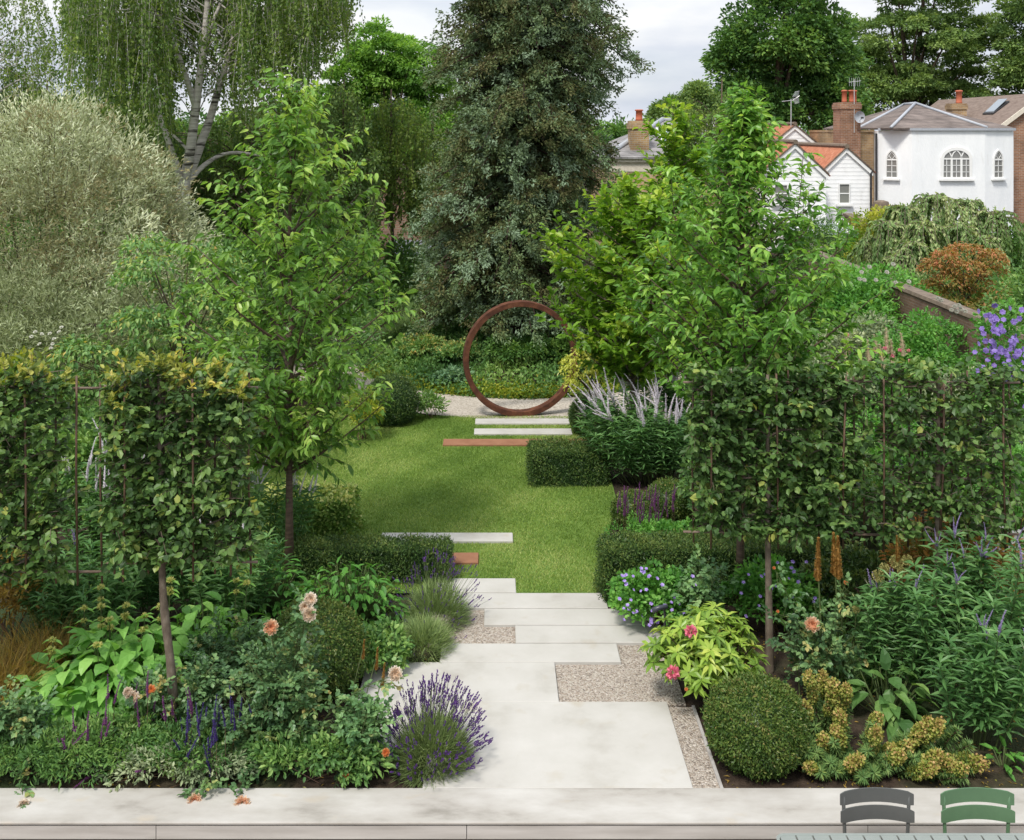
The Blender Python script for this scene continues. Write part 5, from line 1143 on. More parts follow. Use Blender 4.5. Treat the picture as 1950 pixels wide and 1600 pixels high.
# ---- pleached hornbeams on cane frames
def pleached(label, base, x0, x1, z0, z1, lean=0.0, nl=4200, young=320, canes=9, r0=.045, hw=.17, gap=None, pole=False, cx1=None, fill=1.0):
    # x0, x1 relative to the base
    t = thing('pleached_hornbeam', label, 'tree', base, 0, 'pleached hornbeams'); wood, lf, yl = MB(), MB(), MB()
    tr = spline([[0,0,-.05],[lean*.3,0,z0*.4],[lean*.8,0,z0*.85],[lean*.95,0,(z0+z1)/2],[lean,0,z1]], 22); r = np.linspace(r0,.014,22)*(1+R.normal(0,.05,22)); r[0] *= 1.25
    tube(wood, tr, r, 9)
    tp = lambda z: np.array([np.interp(z, tr[:,2], tr[:,0]), 0, z])
    A, B = [], []
    for i in range(20):
        z = z0+(z1-z0)*(i//2+.5)/10+R.normal(0,.03); e = np.array([(x0 if i%2 else x1)*R.uniform(.85,1), R.normal(0,.05), z+R.uniform(.0,.12)]); s = tp(max(z-.08,z0-.02))
        q = np.linspace(0,1,7)[:,None]; P = s+(e-s)*q+UP*.03*np.sin(q*9); tube(wood, P, np.linspace(.012,.003,7), 5, .5, False)
        u = R.uniform(.05,1,26)[:,None]; a = s+(e-s)*u; A.append(a); B.append(a+np.stack([R.normal(0,.13,26), R.normal(0,hw*.75,26), R.normal(.03,.09,26)],1))
    A.append(np.stack([R.uniform(x0,x1,260), R.normal(0,hw*.4,260), R.uniform(z0,z1,260)],1)); B.append(A[-1]+R.normal(0,.1,(260,3)))
    A, B = np.concatenate(A), np.concatenate(B); ph = R.uniform(0,6); xm, xh = (x0+x1)/2, (x1-x0)/2
    ztop = lambda x: z1+.05+.06*np.sin(5.1*x+ph)+.035*np.sin(11.7*x+2*ph)-.30*np.maximum(0,np.abs(x-xm)/xh-.72)**1.3
    B[:,2] = np.minimum(np.maximum(B[:,2]+(B[:,2] > z1-.2)*R.uniform(0,.14,len(B)), z0-.06), ztop(B[:,0])); A[:,2] = np.minimum(A[:,2], ztop(A[:,0])-.04); B[:,0] = np.clip(B[:,0], x0-.08, x1+.08)
    if gap is not None:
        keep = ~gap(A[:,0], A[:,2]); A, B = A[keep], B[keep]
    sticks(wood, A, B, .0035, .0015)
    per = max(3, int(1.0*fill*nl)//len(A)); twig_leaves(lf, A, B, per, .070, .047, T_ROUND, R.uniform(.05,.72,len(A)), ang=.95, droop=.3, flat=.5, tj=.12)
    # clumps that stand out as leafy tiers
    nc = int(74*fill); C = np.stack([R.uniform(x0,x1,nc), R.normal(0,hw*.7,nc), z0+(z1-z0)*np.floor(R.uniform(0,11,nc))/10+.06],1)
    if gap is not None: C = C[~gap(C[:,0], C[:,2])]; nc = len(C)
    clump_leaves(lf, C, .11*R.uniform(.7,1.4,nc), 24, .068, .047, T_ROUND, R.uniform(.1,.7,nc), droop=.45, up=.7, flat=.45)
    # young shoots along the top
    m = young//8; a = np.stack([R.uniform(x0,x1,m), R.normal(0,hw*.6,m), np.zeros(m)],1); a[:,2] = ztop(a[:,0])-np.abs(R.normal(.06,.09,m)); e = a+np.stack([R.normal(0,.07,m), R.normal(0,.06,m), np.abs(R.normal(.06,.07,m))],1)
    sticks(wood, a, e, .003, .001)
    if young: twig_leaves(yl, a, e, 8, .062, .036, T_ROUND, R.uniform(.1,.8,m), ang=.7, droop=.0, tj=.2); yl.build('young_leaves', LM['hornbeam_young_leaf'], t)
    wood.build('trunk', M['greybark'], t, True); lf.build('crown', LM['hornbeam_leaf'], t)
    cx1 = x1 if cx1 is None else cx1
    for i in range(canes):
        x = x0+.02+(cx1-x0-.04)*i/(canes-1); yy = -.075 if i%4 == 1 else (.03 if i%2 else .07); g = MB(); tube(g, [(x+R.normal(0,.012),yy,z0-.12),(x,yy-.005,(z0+z1)/2),(x+R.normal(0,.012),yy,z1-.02+R.uniform(-.02,.06))], .009, 6); g.build('cane', M['cane'], t, True)
    for z in (z0-.02, z1-.08):
        g = MB(); tube(g, [(x0-.06,.052,z+R.normal(0,.006)),((x0+cx1)/2,.052,z),(cx1+.06,.052,z+R.normal(0,.006))], .011, 6); g.build('rail', M['rail'], t, True)
    if pole: g = MB(); tube(g, [(lean+.035,.03,-.05),(lean+.03,.04,z1*.5),(lean+.05,.05,z1-.1)], .022, 8); g.build('pole', M['cane'], t, True)
    return t
b = gp(335, 8.35, -.04)
pleached('pleached hornbeam with pink and yellow young tips, trunk rising beside the leftmost rose flowers', b, X(208,8.35)-b[0], X(474,8.35)-b[0], Z(1062,8.35), Z(712,8.35), -.13, 6000, 860, 9)
b = (X(-40,8.45), 8.45, -.04)
pleached('pleached hornbeam cut off by the left edge of the view', b, X(-330,8.45)-b[0], X(126,8.45)-b[0], Z(1080,8.45), Z(715,8.45), .02, 6800, 860, 13, cx1=X(190,8.45)-b[0])
b = gp(1466, 9.41, -.04)
pleached('pleached hornbeam with dense dark tiers behind the pink rhododendron', b, X(1316,9.41)-b[0], X(1636,9.41)-b[0], Z(1005,9.41), Z(705,9.41), -.02, 6000, 0, 11, r0=.04, fill=1.2)
b = gp(1782, 9.41, -.04)
pleached('pleached hornbeam with thinner leaves and a thick brown pole near the right edge', b, X(1645,9.41)-b[0], X(1935,9.41)-b[0], Z(1010,9.41), Z(705,9.41), .02, 4700, 0, 11, r0=.042, pole=True, fill=.72)
# ================================================================== left background shrubs
def gb(px, Y, z=-.05): return gp(px, Y, z)
bush('oleaster_bush', 'huge silvery grey willow leaved bush at the left', 'bush', gb(95, 16.5), 2.35, 1.9, 4.95, 'silver_leaf', 64000, .10, .023, tmp=T_KITE, droop=.0, nc=330, cr=.46, up=.1, stems=70, stem='bark', flat=1.1, tone=(.0,1.0), spread=.45, shoots=420, shoot_len=.55)
bush('oleaster_bush', 'lower darker grey green bush beneath the silvery one', 'bush', gb(90, 14.4), 2.3, 1.2, 2.9, 'silver_leaf_low', 26000, .09, .02, tmp=T_KITE, droop=.05, nc=380, cr=.3, up=.1, stems=24, stem='bark')
def tiered(name, label, base, tiers, lmat, L, W, per=300, stem='bark', th=.05, sag=.10, zt=0.0):
    # flat spreading tiers of leaves: (dx,dy,z,rx,ry)
    t = thing(name, label, 'shrub', base); lf, wood = MB(), MB()
    for (dx,dy,z,rx,ry) in tiers:
        n = per; a = R.uniform(0,6.283,n); q = np.sqrt(R.uniform(0,1,n)); P = np.stack([dx+rx*q*np.cos(a), dy+ry*q*np.sin(a), z-sag*q**3+R.normal(0,th,n)],1)
        o = np.stack([np.cos(a), np.sin(a), np.zeros(n)],1); D = o*.6+R.normal(0,.55,(n,3))-UP*.35
        leaves(lf, P, D, UP+R.normal(0,.25,(n,3)), L*R.uniform(.6,1.2,n), W*R.uniform(.7,1.2,n), T_LEAF, np.clip(R.normal(.42,.2,n)+zt*(z-np.mean([x_[2] for x_ in tiers]))+.3*(R.uniform(0,1,n) < .07),0,1))
        s = np.array([0,0,max(.1,z*.6)]); 
        for j in range(2): e = P[j*7]; m = (s+e)/2*np.array([.6,.6,1])-UP*.06; qq = np.linspace(0,1,5)[:,None]; tube(wood, (1-qq)**2*s+2*qq*(1-qq)*m+qq*qq*e, np.linspace(.011,.004,5), 5, .5, False)
    tube(wood, [(0,0,-.05),(0,0,.6),(0,0,max(x[2] for x in tiers)*.8)], [.04,.03,.012], 7)
    wood.build('trunk', M[stem], t, True); lf.build('foliage', LM[lmat], t); return t
Yv_ = 13.6; b = gb(345, Yv_)
tiered('viburnum_shrub', 'tiered green shrub with rusty flower remains behind the cherry', b, [(X(px,Yv_)-b[0], R.uniform(-.5,.5), Z(py,Yv_), rx*Yv_/F, .35) for (px,py,rx) in
    [(265,455,45),(300,480,55),(370,470,60),(395,500,60),(245,520,50),(330,540,75),(400,560,60),(300,575,60),(255,600,60),(350,610,80),(190,640,60),(270,655,70),(370,650,70),(150,640,30),(210,690,60),(300,690,60),(400,695,60),(420,610,60),(430,540,50)]], 'viburnum_leaf', .085, .04, 330)
bush('yellow_green_hedge', 'yellow green hedge bush at the far left', 'bush', gb(25, 13.2), .55, .5, 1.95, 'yellow_green_leaf', 3800, .07, .045, nc=90, cr=.18)
e = bush('elder_shrub', 'dark shrub with small white flower heads at the left', 'shrub', gb(100, 12.9), .55, .4, 1.9, 'mid_leaf', 3000, .08, .045, nc=70, cr=.18)
for (px,py) in ((67,632),(80,636),(95,635),(103,645),(100,655),(112,632),(117,623),(97,663),(60,641),(75,655)): bloom(e, 'umbel', at(px,py,12.55)-loc3(e.location), (R.normal(0,.4),-.5,1), .45)
bush('laurel_shrub', 'dense dark green shrub filling behind the hornbeam frames', 'shrub', gb(190, 11.7), 1.0, .6, 1.75, 'mid_leaf', 6500, .085, .045, nc=120, cr=.25)
bush('evergreen_shrub', 'dark shrub under the cherry at the edge of the lawn', 'shrub', gb(400, 15.9), .7, .7, 1.8, 'mid_leaf', 6500, .08, .045, nc=120, cr=.25)
bush('philadelphus_shrub', 'green shrub behind the cherry trunk with dull mauve flowers', 'shrub', gb(600, 19.0), 1.1, .9, 2.0, 'mid_leaf', 8000, .08, .045, nc=140, cr=.3)
bush('evergreen_shrub', 'tall dark shrub below the birch saplings', 'shrub', gb(600, 22.0), 1.6, 1.0, 2.9, 'far_leaf_dark', 9000, .1, .055, nc=160, cr=.35)
bush('evergreen_shrub', 'dark broad shrub between birch trunk and cherry', 'shrub', gb(440, 21.5), 1.7, 1.0, 2.6, 'far_leaf_dark', 9000, .1, .055, nc=160, cr=.35)
bush('evergreen_shrub', 'dark shrub left of the conifer skirt below the brick building', 'shrub', gb(770, 25.8), 1.1, 1.0, 2.0, 'far_leaf_dark', 7000, .1, .055, nc=120, cr=.35)
bush('evergreen_shrub', 'dim evergreen shrub behind the silver bush', 'shrub', gb(150, 24), 3.2, 1.2, 3.2, 'far_leaf_dark', 12000, .12, .06, nc=200, cr=.4)
bush('spindle_shrub', 'yellow tipped small shrub beside the left yew dome', 'shrub', gb(690, 16.4), .32, .3, .85, 'yellow_green_leaf', 1500, .06, .03, nc=40, cr=.1)
for (px,Y,r,z,lab,lmat) in ((745,17.35,.43,1.0,'dark yew dome left of the gravel path at the end of the lawn','yew_leaf'),(1128,16.75,.36,.95,'dark yew dome right of the steel ring','yew_leaf')):
    ball('yew_dome', lab, gp(px,Y,-.05), r, lmat, 14000, .035, .013, z, tone=.4)
bush('daphne_shrub', 'small glossy leaved shrub beside the left yew dome', 'shrub', gp(820,17.6,-.03), .26, .2, .42, 'mid_leaf', 800, .085, .024, nc=36, cr=.09, tone=(.4,.95))
# mound planting
lf = MB(); n = 46000; a = R.uniform(0,6.283,n); q = 3.46*np.sqrt(R.uniform(0,1,n)); x, y = cx+q*np.cos(a), cyy+q*np.sin(a)
P = np.stack([x,y,mound_h(x,y)+np.abs(R.normal(0,.06,n))*(1+.9*np.sin(x*3.1+y*2.2))],1)
pt = .45+.25*np.sin(x*1.9+1.1*np.sin(y*2.3))+.2*np.sin(y*3.3-x*2.1)
leaves(lf, P, R.normal(0,.7,(n,3))+UP*.5, UP+R.normal(0,.5,(n,3)), .085*R.uniform(.6,1.3,n), .045, T_KITE, np.clip(pt+R.normal(0,.18,n),0,1))
tag(lf.build('ground_cover', LM['mid_leaf']), 'low mixed ground cover on the mound beneath the conifer', 'ground cover', kind='stuff')
lf = MB(); n = 11000; a = R.uniform(-2.8,-.3,n); q = 3.42-np.abs(R.normal(0,.18,n)); x, y = cx+q*np.cos(a), cyy+q*np.sin(a)
P = np.stack([x,y,mound_h(x,y)+np.abs(R.normal(0,.04,n))],1)
leaves(lf, P, R.normal(0,.7,(n,3))+UP*.5, UP+R.normal(0,.5,(n,3)), .06*R.uniform(.6,1.3,n), .04, T_KITE, np.clip(R.normal(.5,.2,n),0,1))
tag(lf.build('ground_cover', LM['yellow_green_leaf']), 'bright green edging of low leaves along the gravel path', 'ground cover', kind='stuff')
for i, (px,Y,L,n,lab) in enumerate(((870,24.2,.85,1500,'pale grass tuft left of the ring behind the mound'),(800,23.4,.8,1300,'grass tuft near the left bend of the gravel path'),(760,24.0,.7,1000,'dull grass tuft at the left end of the grass row'),(1120,24.4,.95,1500,'tall grass tuft behind the right rim of the ring'),(1060,25,.9,1300,'grass tuft partly behind the conifer trunk'),(935,24.8,.85,1200,'grass tuft seen through the upper left of the ring'))):
    x, y, _ = gp(px,Y); grass_tuft('grass_tuft', lab, (x,y,max(-.03,float(mound_h(x,y)))), n, L, 'far_leaf_olive', .012, .6, .6, .25)
for i, (px,Y,rx,h,lm_,lab) in enumerate(((990,20.2,.75,.5,'far_leaf_dark','dark leafy clump at the centre of the mound inside the ring'),(880,20.4,.45,.3,'viburnum_leaf','dull leafy clump on the mound by the left rim of the ring'),(1060,20.3,.5,.38,'far_leaf_dark','dark fern like clump on the mound inside the right rim'),(800,21,.5,.35,'viburnum_leaf','leafy clump on the left shoulder of the mound'),(1180,21.0,.6,.7,'far_leaf_dark','dark shrub on the right shoulder of the mound'),(1010,22.9,1.2,.75,'far_leaf_dark','dark shrub in the shade behind the conifer trunk'),(860,19.6,.28,.22,'blue_leaf','small bluish clump low on the mound by the gravel'))):
    x, y, _ = gp(px,Y); bush('mound_plant', lab, 'plant', (x,y,float(mound_h(x,y))-.02), rx, rx*.8, h, lm_, int(2600*rx/.5), .075, .04, nc=40, cr=.14, tmp=T_KITE)
for (px,py,Y,lab) in ((778,640,21.5,'left cream flower spire on the mound'),(789,640,21.6,'right cream flower spire on the mound')):
    p = at(px,py,Y); t = thing('foxtail_plant', lab, 'plant', (p[0],p[1],.1)); g = MB(); sticks(g, [[0,0,0]], [[0,0,p[2]-.1]], .008, .004); g.build('stem', M['stem'], t); bloom(t, 'bud', (0,0,p[2]-.35), (0,0,1), 2.2, 'flower_spike')
bush('golden_maple', 'small golden yellow maple in front of the right rim of the ring', 'small tree', gp(1125,16.3,-.04), .01,.01,.3,'golden_leaf', 30, .05, .04)
gm = COL.objects[-1].parent or COL.objects[-1]
for o_ in [o for o in COL.objects if o.get('label') == 'small golden yellow maple in front of the right rim of the ring']:
    for c in list(o_.children): bpy.data.objects.remove(c)
    bpy.data.objects.remove(o_)
b = gp(1135,16.2,-.04); Yg = 16.2
tiered('golden_maple', 'small golden yellow maple in front of the right rim of the ring', b, [(X(px,Yg)-b[0], R.uniform(-.15,.15), Z(py,Yg), rx*Yg/F, .2) for (px,py,rx) in [(1110,660,24),(1090,675,22),(1130,672,26),(1080,690,16),(1112,690,30),(1145,690,18),(1095,706,24),(1128,704,22),(1150,665,14),(1086,718,12)]], 'golden_leaf', .06, .034, 120, th=.025)

# ================================================================== clipped hedges and balls
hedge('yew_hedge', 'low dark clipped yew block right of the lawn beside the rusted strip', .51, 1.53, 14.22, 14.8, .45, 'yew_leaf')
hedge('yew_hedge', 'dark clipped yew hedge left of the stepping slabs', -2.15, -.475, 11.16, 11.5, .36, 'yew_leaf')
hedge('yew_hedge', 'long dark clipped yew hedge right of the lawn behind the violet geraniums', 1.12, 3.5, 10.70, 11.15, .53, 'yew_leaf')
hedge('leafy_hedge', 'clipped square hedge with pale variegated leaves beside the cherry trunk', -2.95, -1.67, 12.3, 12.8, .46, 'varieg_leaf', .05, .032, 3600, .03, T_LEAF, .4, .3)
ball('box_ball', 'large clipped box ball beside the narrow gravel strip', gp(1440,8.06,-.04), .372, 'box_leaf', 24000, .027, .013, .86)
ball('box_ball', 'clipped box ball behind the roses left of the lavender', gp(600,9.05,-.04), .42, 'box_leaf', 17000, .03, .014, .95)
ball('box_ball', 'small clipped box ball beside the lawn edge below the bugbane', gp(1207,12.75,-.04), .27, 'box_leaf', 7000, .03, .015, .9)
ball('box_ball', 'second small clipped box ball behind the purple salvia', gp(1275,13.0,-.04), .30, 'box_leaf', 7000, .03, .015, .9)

# ================================================================== right side behind the hornbeams
w1 = whorl_plant('veronicastrum_plant', 'tall clump with whorled leaves and many pale lilac spikes right of the lawn', 'perennial', gp(1235,14.5,-.04), .9, .62, 1.15, 84, 'whorl_leaf', .15, .028, 6, .07, 40, 'lilac', (-.22,-.1), ss=1.6)
w1 = whorl_plant('veronicastrum_plant', 'paler clump of lilac spikes behind the first toward the gravel path', 'perennial', gp(1290,15.9,-.04), .75, .5, 1.3, 40, 'whorl_leaf', .15, .028, 6, .075, 30, 'lilac', (-.1,-.05), ss=1.7)
def salvia_pts(rng, n, Y, s=1.0): return [(R.uniform(rng[0],rng[1]), R.uniform(rng[2],rng[3]), Y+R.uniform(-.2,.2), s) for _ in range(n)]
spike_bed('salvia_plant', 'purple flowering salvia at the right edge of the lawn', 'perennial', gp(1225,11.9,-.04), .42, .35, .42, 'fresh_leaf', 2600, .05, .02, 'salvia', salvia_pts((1175,1285,945,1000),46,11.9), 0, .9)
bush('geranium_plant', 'sparse green plant among the purple salvia beside the clipped hedge', 'perennial', gp(1290,11.6,-.04), .35, .3, .5, 'fresh_leaf', 1800, .045, .03, nc=50, cr=.1)
fill = [ (1560,12.2,.9,.7,1.25,'mid_leaf','leafy green filler shrub seen through the right hornbeam'), (1700,12.6,.8,.7,1.35,'fresh_leaf','light green shrub seen through the thinner hornbeam'),
 (1850,12.4,.8,.7,1.3,'mid_leaf','green shrub behind the last hornbeam panel'), (1420,12.6,.7,.6,1.1,'mid_leaf','green shrub behind the densest hornbeam panel'), (1930,11.4,.5,.5,1.2,'fresh_leaf','leafy shrub at the right edge behind the white jasmine'),
 (1560,15.2,1.0,.8,1.45,'grey_green_leaf','grey green bushy perennial above the right hornbeam'), (1700,15.4,1.0,.8,1.3,'fresh_leaf','pale green perennial clump above the right hornbeam'), (1840,14.6,.9,.7,1.35,'grey_green_leaf','pale grey green clump below the purple clematis'),
 (1480,15.6,.9,.7,1.2,'mid_leaf','green clump between the cherry and the perennials'), (1640,17.6,1.1,.8,1.6,'grey_green_leaf','tall grey green shrub left of the garden wall'), (1590,20.5,1.2,.9,1.7,'mid_leaf','green shrub beyond the cherry crown by the wall'),
 (1765,16.6,.95,.7,1.85,'fresh_leaf','rounded green rose like shrub in front of the garden wall'), (1490,19,1.2,1.,1.5,'mid_leaf','dim green shrub behind the right cherry'), (1380,19.5,1.1,.9,1.4,'far_leaf_dark','dark shrub behind the magnolia stems'), (1270,22.5,1.2,.9,1.5,'far_leaf_dark','dark shrub right of the circular path'), (1950,13.2,.7,.6,1.3,'mid_leaf','green shrub below the clematis at the right edge')]
for (px,Y,rx,ry,h,lm_,lab) in fill: bush('leafy_shrub', lab, 'shrub', gb(px,Y), rx, ry, h, lm_, int(6500*rx*h/1.2), .075, .036, nc=int(90*rx*h/1.2)+20, cr=.2)
# plumes
t = bush('plume_plant', 'pinkish flower plumes with small red blooms above the right hornbeam', 'perennial', gb(1660,14.2), .7, .45, 1.15, 'fresh_leaf', 3400, .08, .03, nc=60, cr=.18)
for (px,py) in ((1612,660),(1655,665),(1670,650),(1690,650),(1700,668),(1720,655),(1640,680),(1615,690),(1682,680)):
    p = at(px,py,14.1)-loc3(t.location); bloom(t, 'plume', p-UP*.16, (R.normal(0,.12),0,1), R.uniform(.7,1.0), 'flower_plume')
for (px,py) in ((1613,637),(1611,700),(1664,668),(1713,667),(1730,668),(1700,678),(1685,663),(1733,687)): bloom(t, 'pink', at(px,py,13.8)-loc3(t.location), (0,-.5,1), .42)
# white climbing roses, weeping pear, maple, clematis
t = bush('rose_bush', 'white flowering climbing rose rambling over the garden wall', 'rose bush', gb(1660,20.2), 1.25, .8, 2.15, 'fresh_leaf', 9000, .08, .045, nc=130, cr=.28)
for (px,py) in ((1636,533),(1645,535),(1640,520),(1667,535),(1705,540),(1688,520),(1730,538),(1620,545),(1655,510),(1700,505)): bloom(t, 'white', at(px,py,19.35)-loc3(t.location), (0,-.8,.6), .75, 'bloom')
t = bush('rose_bush', 'small white roses flowering against the brick wall', 'rose bush', (X(1800,15.9),15.9,-.05), .2, .35, 1.75, 'fresh_leaf', 500, .06, .035, nc=20, cr=.1)
for (px,py) in ((1812,592),(1822,595),(1830,590),(1838,594),(1786,570),(1792,573),(1818,585),(1826,583)): bloom(t, 'white', at(px,py,15.7)-loc3(t.location), (-.3,-.8,.6), .6, 'bloom')
Yp = 26.8; b = np.array(gb(1775, Yp)); t = thing('weeping_pear', 'weeping silvery pear tree in front of the white house', 'tree', b); lf, wood = MB(), MB()
heads_ = [(1780,388,26.8,1.0),(1722,410,26.4,.9),(1846,398,27.2,1.0),(1690,440,25.9,.8),(1895,420,26.6,.9),(1760,440,25.5,.9),(1825,445,25.6,.9),(1740,480,25.0,.8),(1870,470,25.4,.7),(1710,500,25.0,.7),(1655,470,26.5,.7)]
for (px,py,Y,sc) in heads_:
    c = at(px,py,Y)-b; m = (np.array([0,0,.2])+c)/2+UP*.2; q = np.linspace(0,1,6)[:,None]; s0 = np.array([0,0,.3]); tube(wood, (1-q)**2*s0+2*q*(1-q)*m+q*q*c, np.linspace(.06,.02,6), 6, .5, False)
    for k in range(44):
        a = R.uniform(0,6.283); r = sc*R.uniform(.25,.95); dr = R.uniform(.5,1.7)*sc; o = np.array([math.cos(a), math.sin(a), 0]); up_ = R.uniform(.05,.32)
        q = np.linspace(0,1,7)[:,None]; P = c+o*r*np.minimum(1,q*1.5)**.8+UP*(up_*np.sin(np.minimum(1,q*2)*3.14)-dr*np.maximum(0,q-.25)**1.4*1.4)
        P[:,2] = np.maximum(P[:,2], .15); tube(wood, P, np.linspace(.012,.003,7), 4, .5, False)
        twig_leaves(lf, P[:-1], P[1:], 11, .13, .058, T_KITE, np.full(6, R.uniform(.1,.9))+np.linspace(.12,-.1,6), ang=.7, droop=.7)
wood.build('trunk', M['greybark'], t, True); lf.build('crown', LM['pear_leaf'], t)
bush('leafy_shrub', 'yellow flecked shrub below the stone pier', 'shrub', gb(1690,30), 1.3, 1.0, 2.6, 'yellow_green_leaf', 8000, .1, .055, nc=120, cr=.35)
bush('leafy_shrub', 'dense dark green rounded shrub below the lean-to', 'shrub', gb(1635,31), 1.0, .8, 1.75, 'fresh_leaf', 7000, .1, .055, nc=110, cr=.28)
bush('cypress_bush', 'dark upright clipped evergreen left of the lean-to', 'shrub', gb(1553,29), .75, .6, 2.5, 'far_leaf_dark', 9000, .08, .03, nc=130, cr=.28, tmp=T_KITE)
bush('leafy_shrub', 'dark green shrub at the right end of the white house', 'shrub', gb(1935,27), 1.0, .9, 2.3, 'mid_leaf', 7000, .1, .055, nc=110, cr=.3)
bush('leafy_shrub', 'wide green shrub right of the japanese maple', 'shrub', gb(2010,18.6), 1.2, 1.0, 2.5, 'mid_leaf', 9000, .085, .045, nc=140, cr=.3)
bush('leafy_shrub', 'low green hedge beyond the garden wall', 'shrub', gb(1840,22.5), 1.7, .8, 1.75, 'mid_leaf', 9000, .09, .05, nc=140, cr=.3)
Ym = 21.0; b = gb(1835, Ym)
tiered('japanese_maple', 'orange bronze japanese maple in tiers behind the garden wall', b, [(X(px,Ym)-b[0], R.uniform(-.3,.3), Z(py,Ym), rx*Ym/F, .36) for (px,py,rx) in
    [(1850,464,44),(1800,474,30),(1890,474,26),(1782,494,26),(1835,492,44),(1893,500,30),(1808,514,40),(1865,520,36),(1780,534,30),(1835,540,44),(1890,536,30),(1806,560,40),(1862,564,40),(1770,562,20),(1835,584,50)]], 'maple_leaf', .08, .04, 420, th=.03, sag=.22, zt=.35)
t = bush('clematis_climber', 'clematis smothered in violet blue flowers over the end of the wall', 'climber', gb(1915,13.9), .42, .4, 2.45, 'fresh_leaf', 4200, .07, .04, nc=90, cr=.2)
for i in range(98):
    px, py = R.normal(1918,30), R.normal(665,32)
    if i < 14: px, py = R.uniform(1880,1915), R.uniform(590,640)
    px = min(1965, px); bloom(t, 'clematis', at(px,py,13.42+R.uniform(-.1,.25))-loc3(t.location), nz([R.normal(0,.5),-1,R.normal(.5,.5)]), R.uniform(.6,.85))
t = bush('jasmine_climber', 'white flowered jasmine climbing at the right edge', 'climber', gb(1940,10.6), .32, .3, 1.75, 'fresh_leaf', 2400, .06, .026, nc=60, cr=.14)
for i in range(60): bloom(t, 'whitef', at(R.uniform(1900,1955),R.uniform(1000,1090),10.25+R.uniform(-.1,.1))-loc3(t.location), nz([R.normal(0,.4),-1,R.normal(.4,.4)]), R.uniform(.6,1.0))

# ================================================================== right front bed
t = bush('geranium_plant', 'mounded cranesbill covered in small violet flowers in front of the yew hedge', 'perennial', gp(1250,10.25,-.04), .42, .36, .52, 'fresh_leaf', 4200, .05, .036, tmp=T_ROUND, nc=90, cr=.11)
for _ in range(38): bloom(t, 'geranium', at(R.uniform(1175,1325), R.uniform(1080,1195), 9.9)-loc3(t.location), nz([R.normal(0,.4),-.6,1]), R.uniform(.8,1.2))
for (px,py) in ((1215,1162),(1225,1172),(1240,1180),(1252,1185),(1198,1160),(1260,1178)): bloom(t, 'geranium', at(px,py,9.98)-loc3(t.location), nz([R.normal(0,.4),-.6,1]), 1.2)
t = bush('geranium_plant', 'loose cranesbill with violet flowers between the two tree trunks', 'perennial', gp(1470,10.2,-.04), .45, .35, .62, 'fresh_leaf', 3600, .05, .034, tmp=T_ROUND, nc=80, cr=.11)
for _ in range(26): bloom(t, 'geranium', at(R.uniform(1400,1560), R.uniform(1060,1180), 9.85)-loc3(t.location), nz([R.normal(0,.4),-.6,1]), R.uniform(.8,1.2))
rose('rose_bush', 'pale leaved rose bush rising through the violet cranesbill', gp(1345,10.0,-.04), .32, .3, .78, 12, 260, (), 'rose_leaf_light', .05, .034)
rose('rose_bush', 'rose bush with one open peach bloom in the middle of the right bed', gp(1560,8.9,-.04), .42, .35, .85, 15, 420, ((1546,1192,8.7,'peach',1.25),(1610,1110,8.75,'orange',.55),(1474,1082,8.9,'orange',.4),(1481,1165,8.8,'orange',.4)), 'rose_leaf', .045, .032)
# rhododendron
b = gp(1352, 8.95, -.04); t = thing('rhododendron_bush', 'yellow green rhododendron with pink flower trusses spilling over the paving', 'bush', b); lf, wood = MB(), MB()
nt_ = 185; u = rdir(nt_, -.2); C = u*np.array([.47,.42,.40])*R.uniform(.45,1.05,nt_)[:,None]+UP*.36; C[:,2] = np.maximum(.09, C[:,2]); C[:,0] -= .05
for c in C:
    s = np.array([R.normal(.08,.05), R.normal(0,.05), 0]); m = (s+c)/2+UP*.05; q = np.linspace(0,1,5)[:,None]; tube(wood, (1-q)**2*s+2*q*(1-q)*m+q*q*c, np.linspace(.010,.004,5), 5, .5, False)
k = 9; a = np.tile(np.arange(k)*2*math.pi/k, nt_)+np.repeat(R.uniform(0,6,nt_),k)+R.normal(0,.15,nt_*k); ax = np.repeat(nz(u*.6+UP*.8+R.normal(0,.15,(nt_,3))),k,0)
s_ = nz(np.cross(ax, [1,.2,.1])); v_ = np.cross(ax, s_); D = s_*np.cos(a)[:,None]+v_*np.sin(a)[:,None]+ax*R.uniform(-.25,.55,nt_*k)[:,None]
leaves(lf, np.repeat(C,k,0)-ax*.01, D, ax+R.normal(0,.15,(nt_*k,3)), .115*R.uniform(.75,1.15,nt_*k), .038, T_LEAF, np.clip(np.repeat(R.uniform(.2,.8,nt_),k)+R.normal(0,.14,nt_*k),0,1))
wood.build('stem', M['bark'], t, True); lf.build('foliage', LM['rhodo_leaf'], t)
for (px,py,Y,s,kd) in ((1316,1200,8.55,1.1,'pink'),(1283,1277,8.5,1.15,'pink'),(1371,1203,8.9,.7,'orange'),(1302,1318,8.45,.6,'orange')):
    for _ in range(2 if kd == 'pink' else 1): bloom(t, kd, at(px+R.normal(0,5),py+R.normal(0,4),Y)-loc3(b), (-.3,-.7,.8), s*.75)
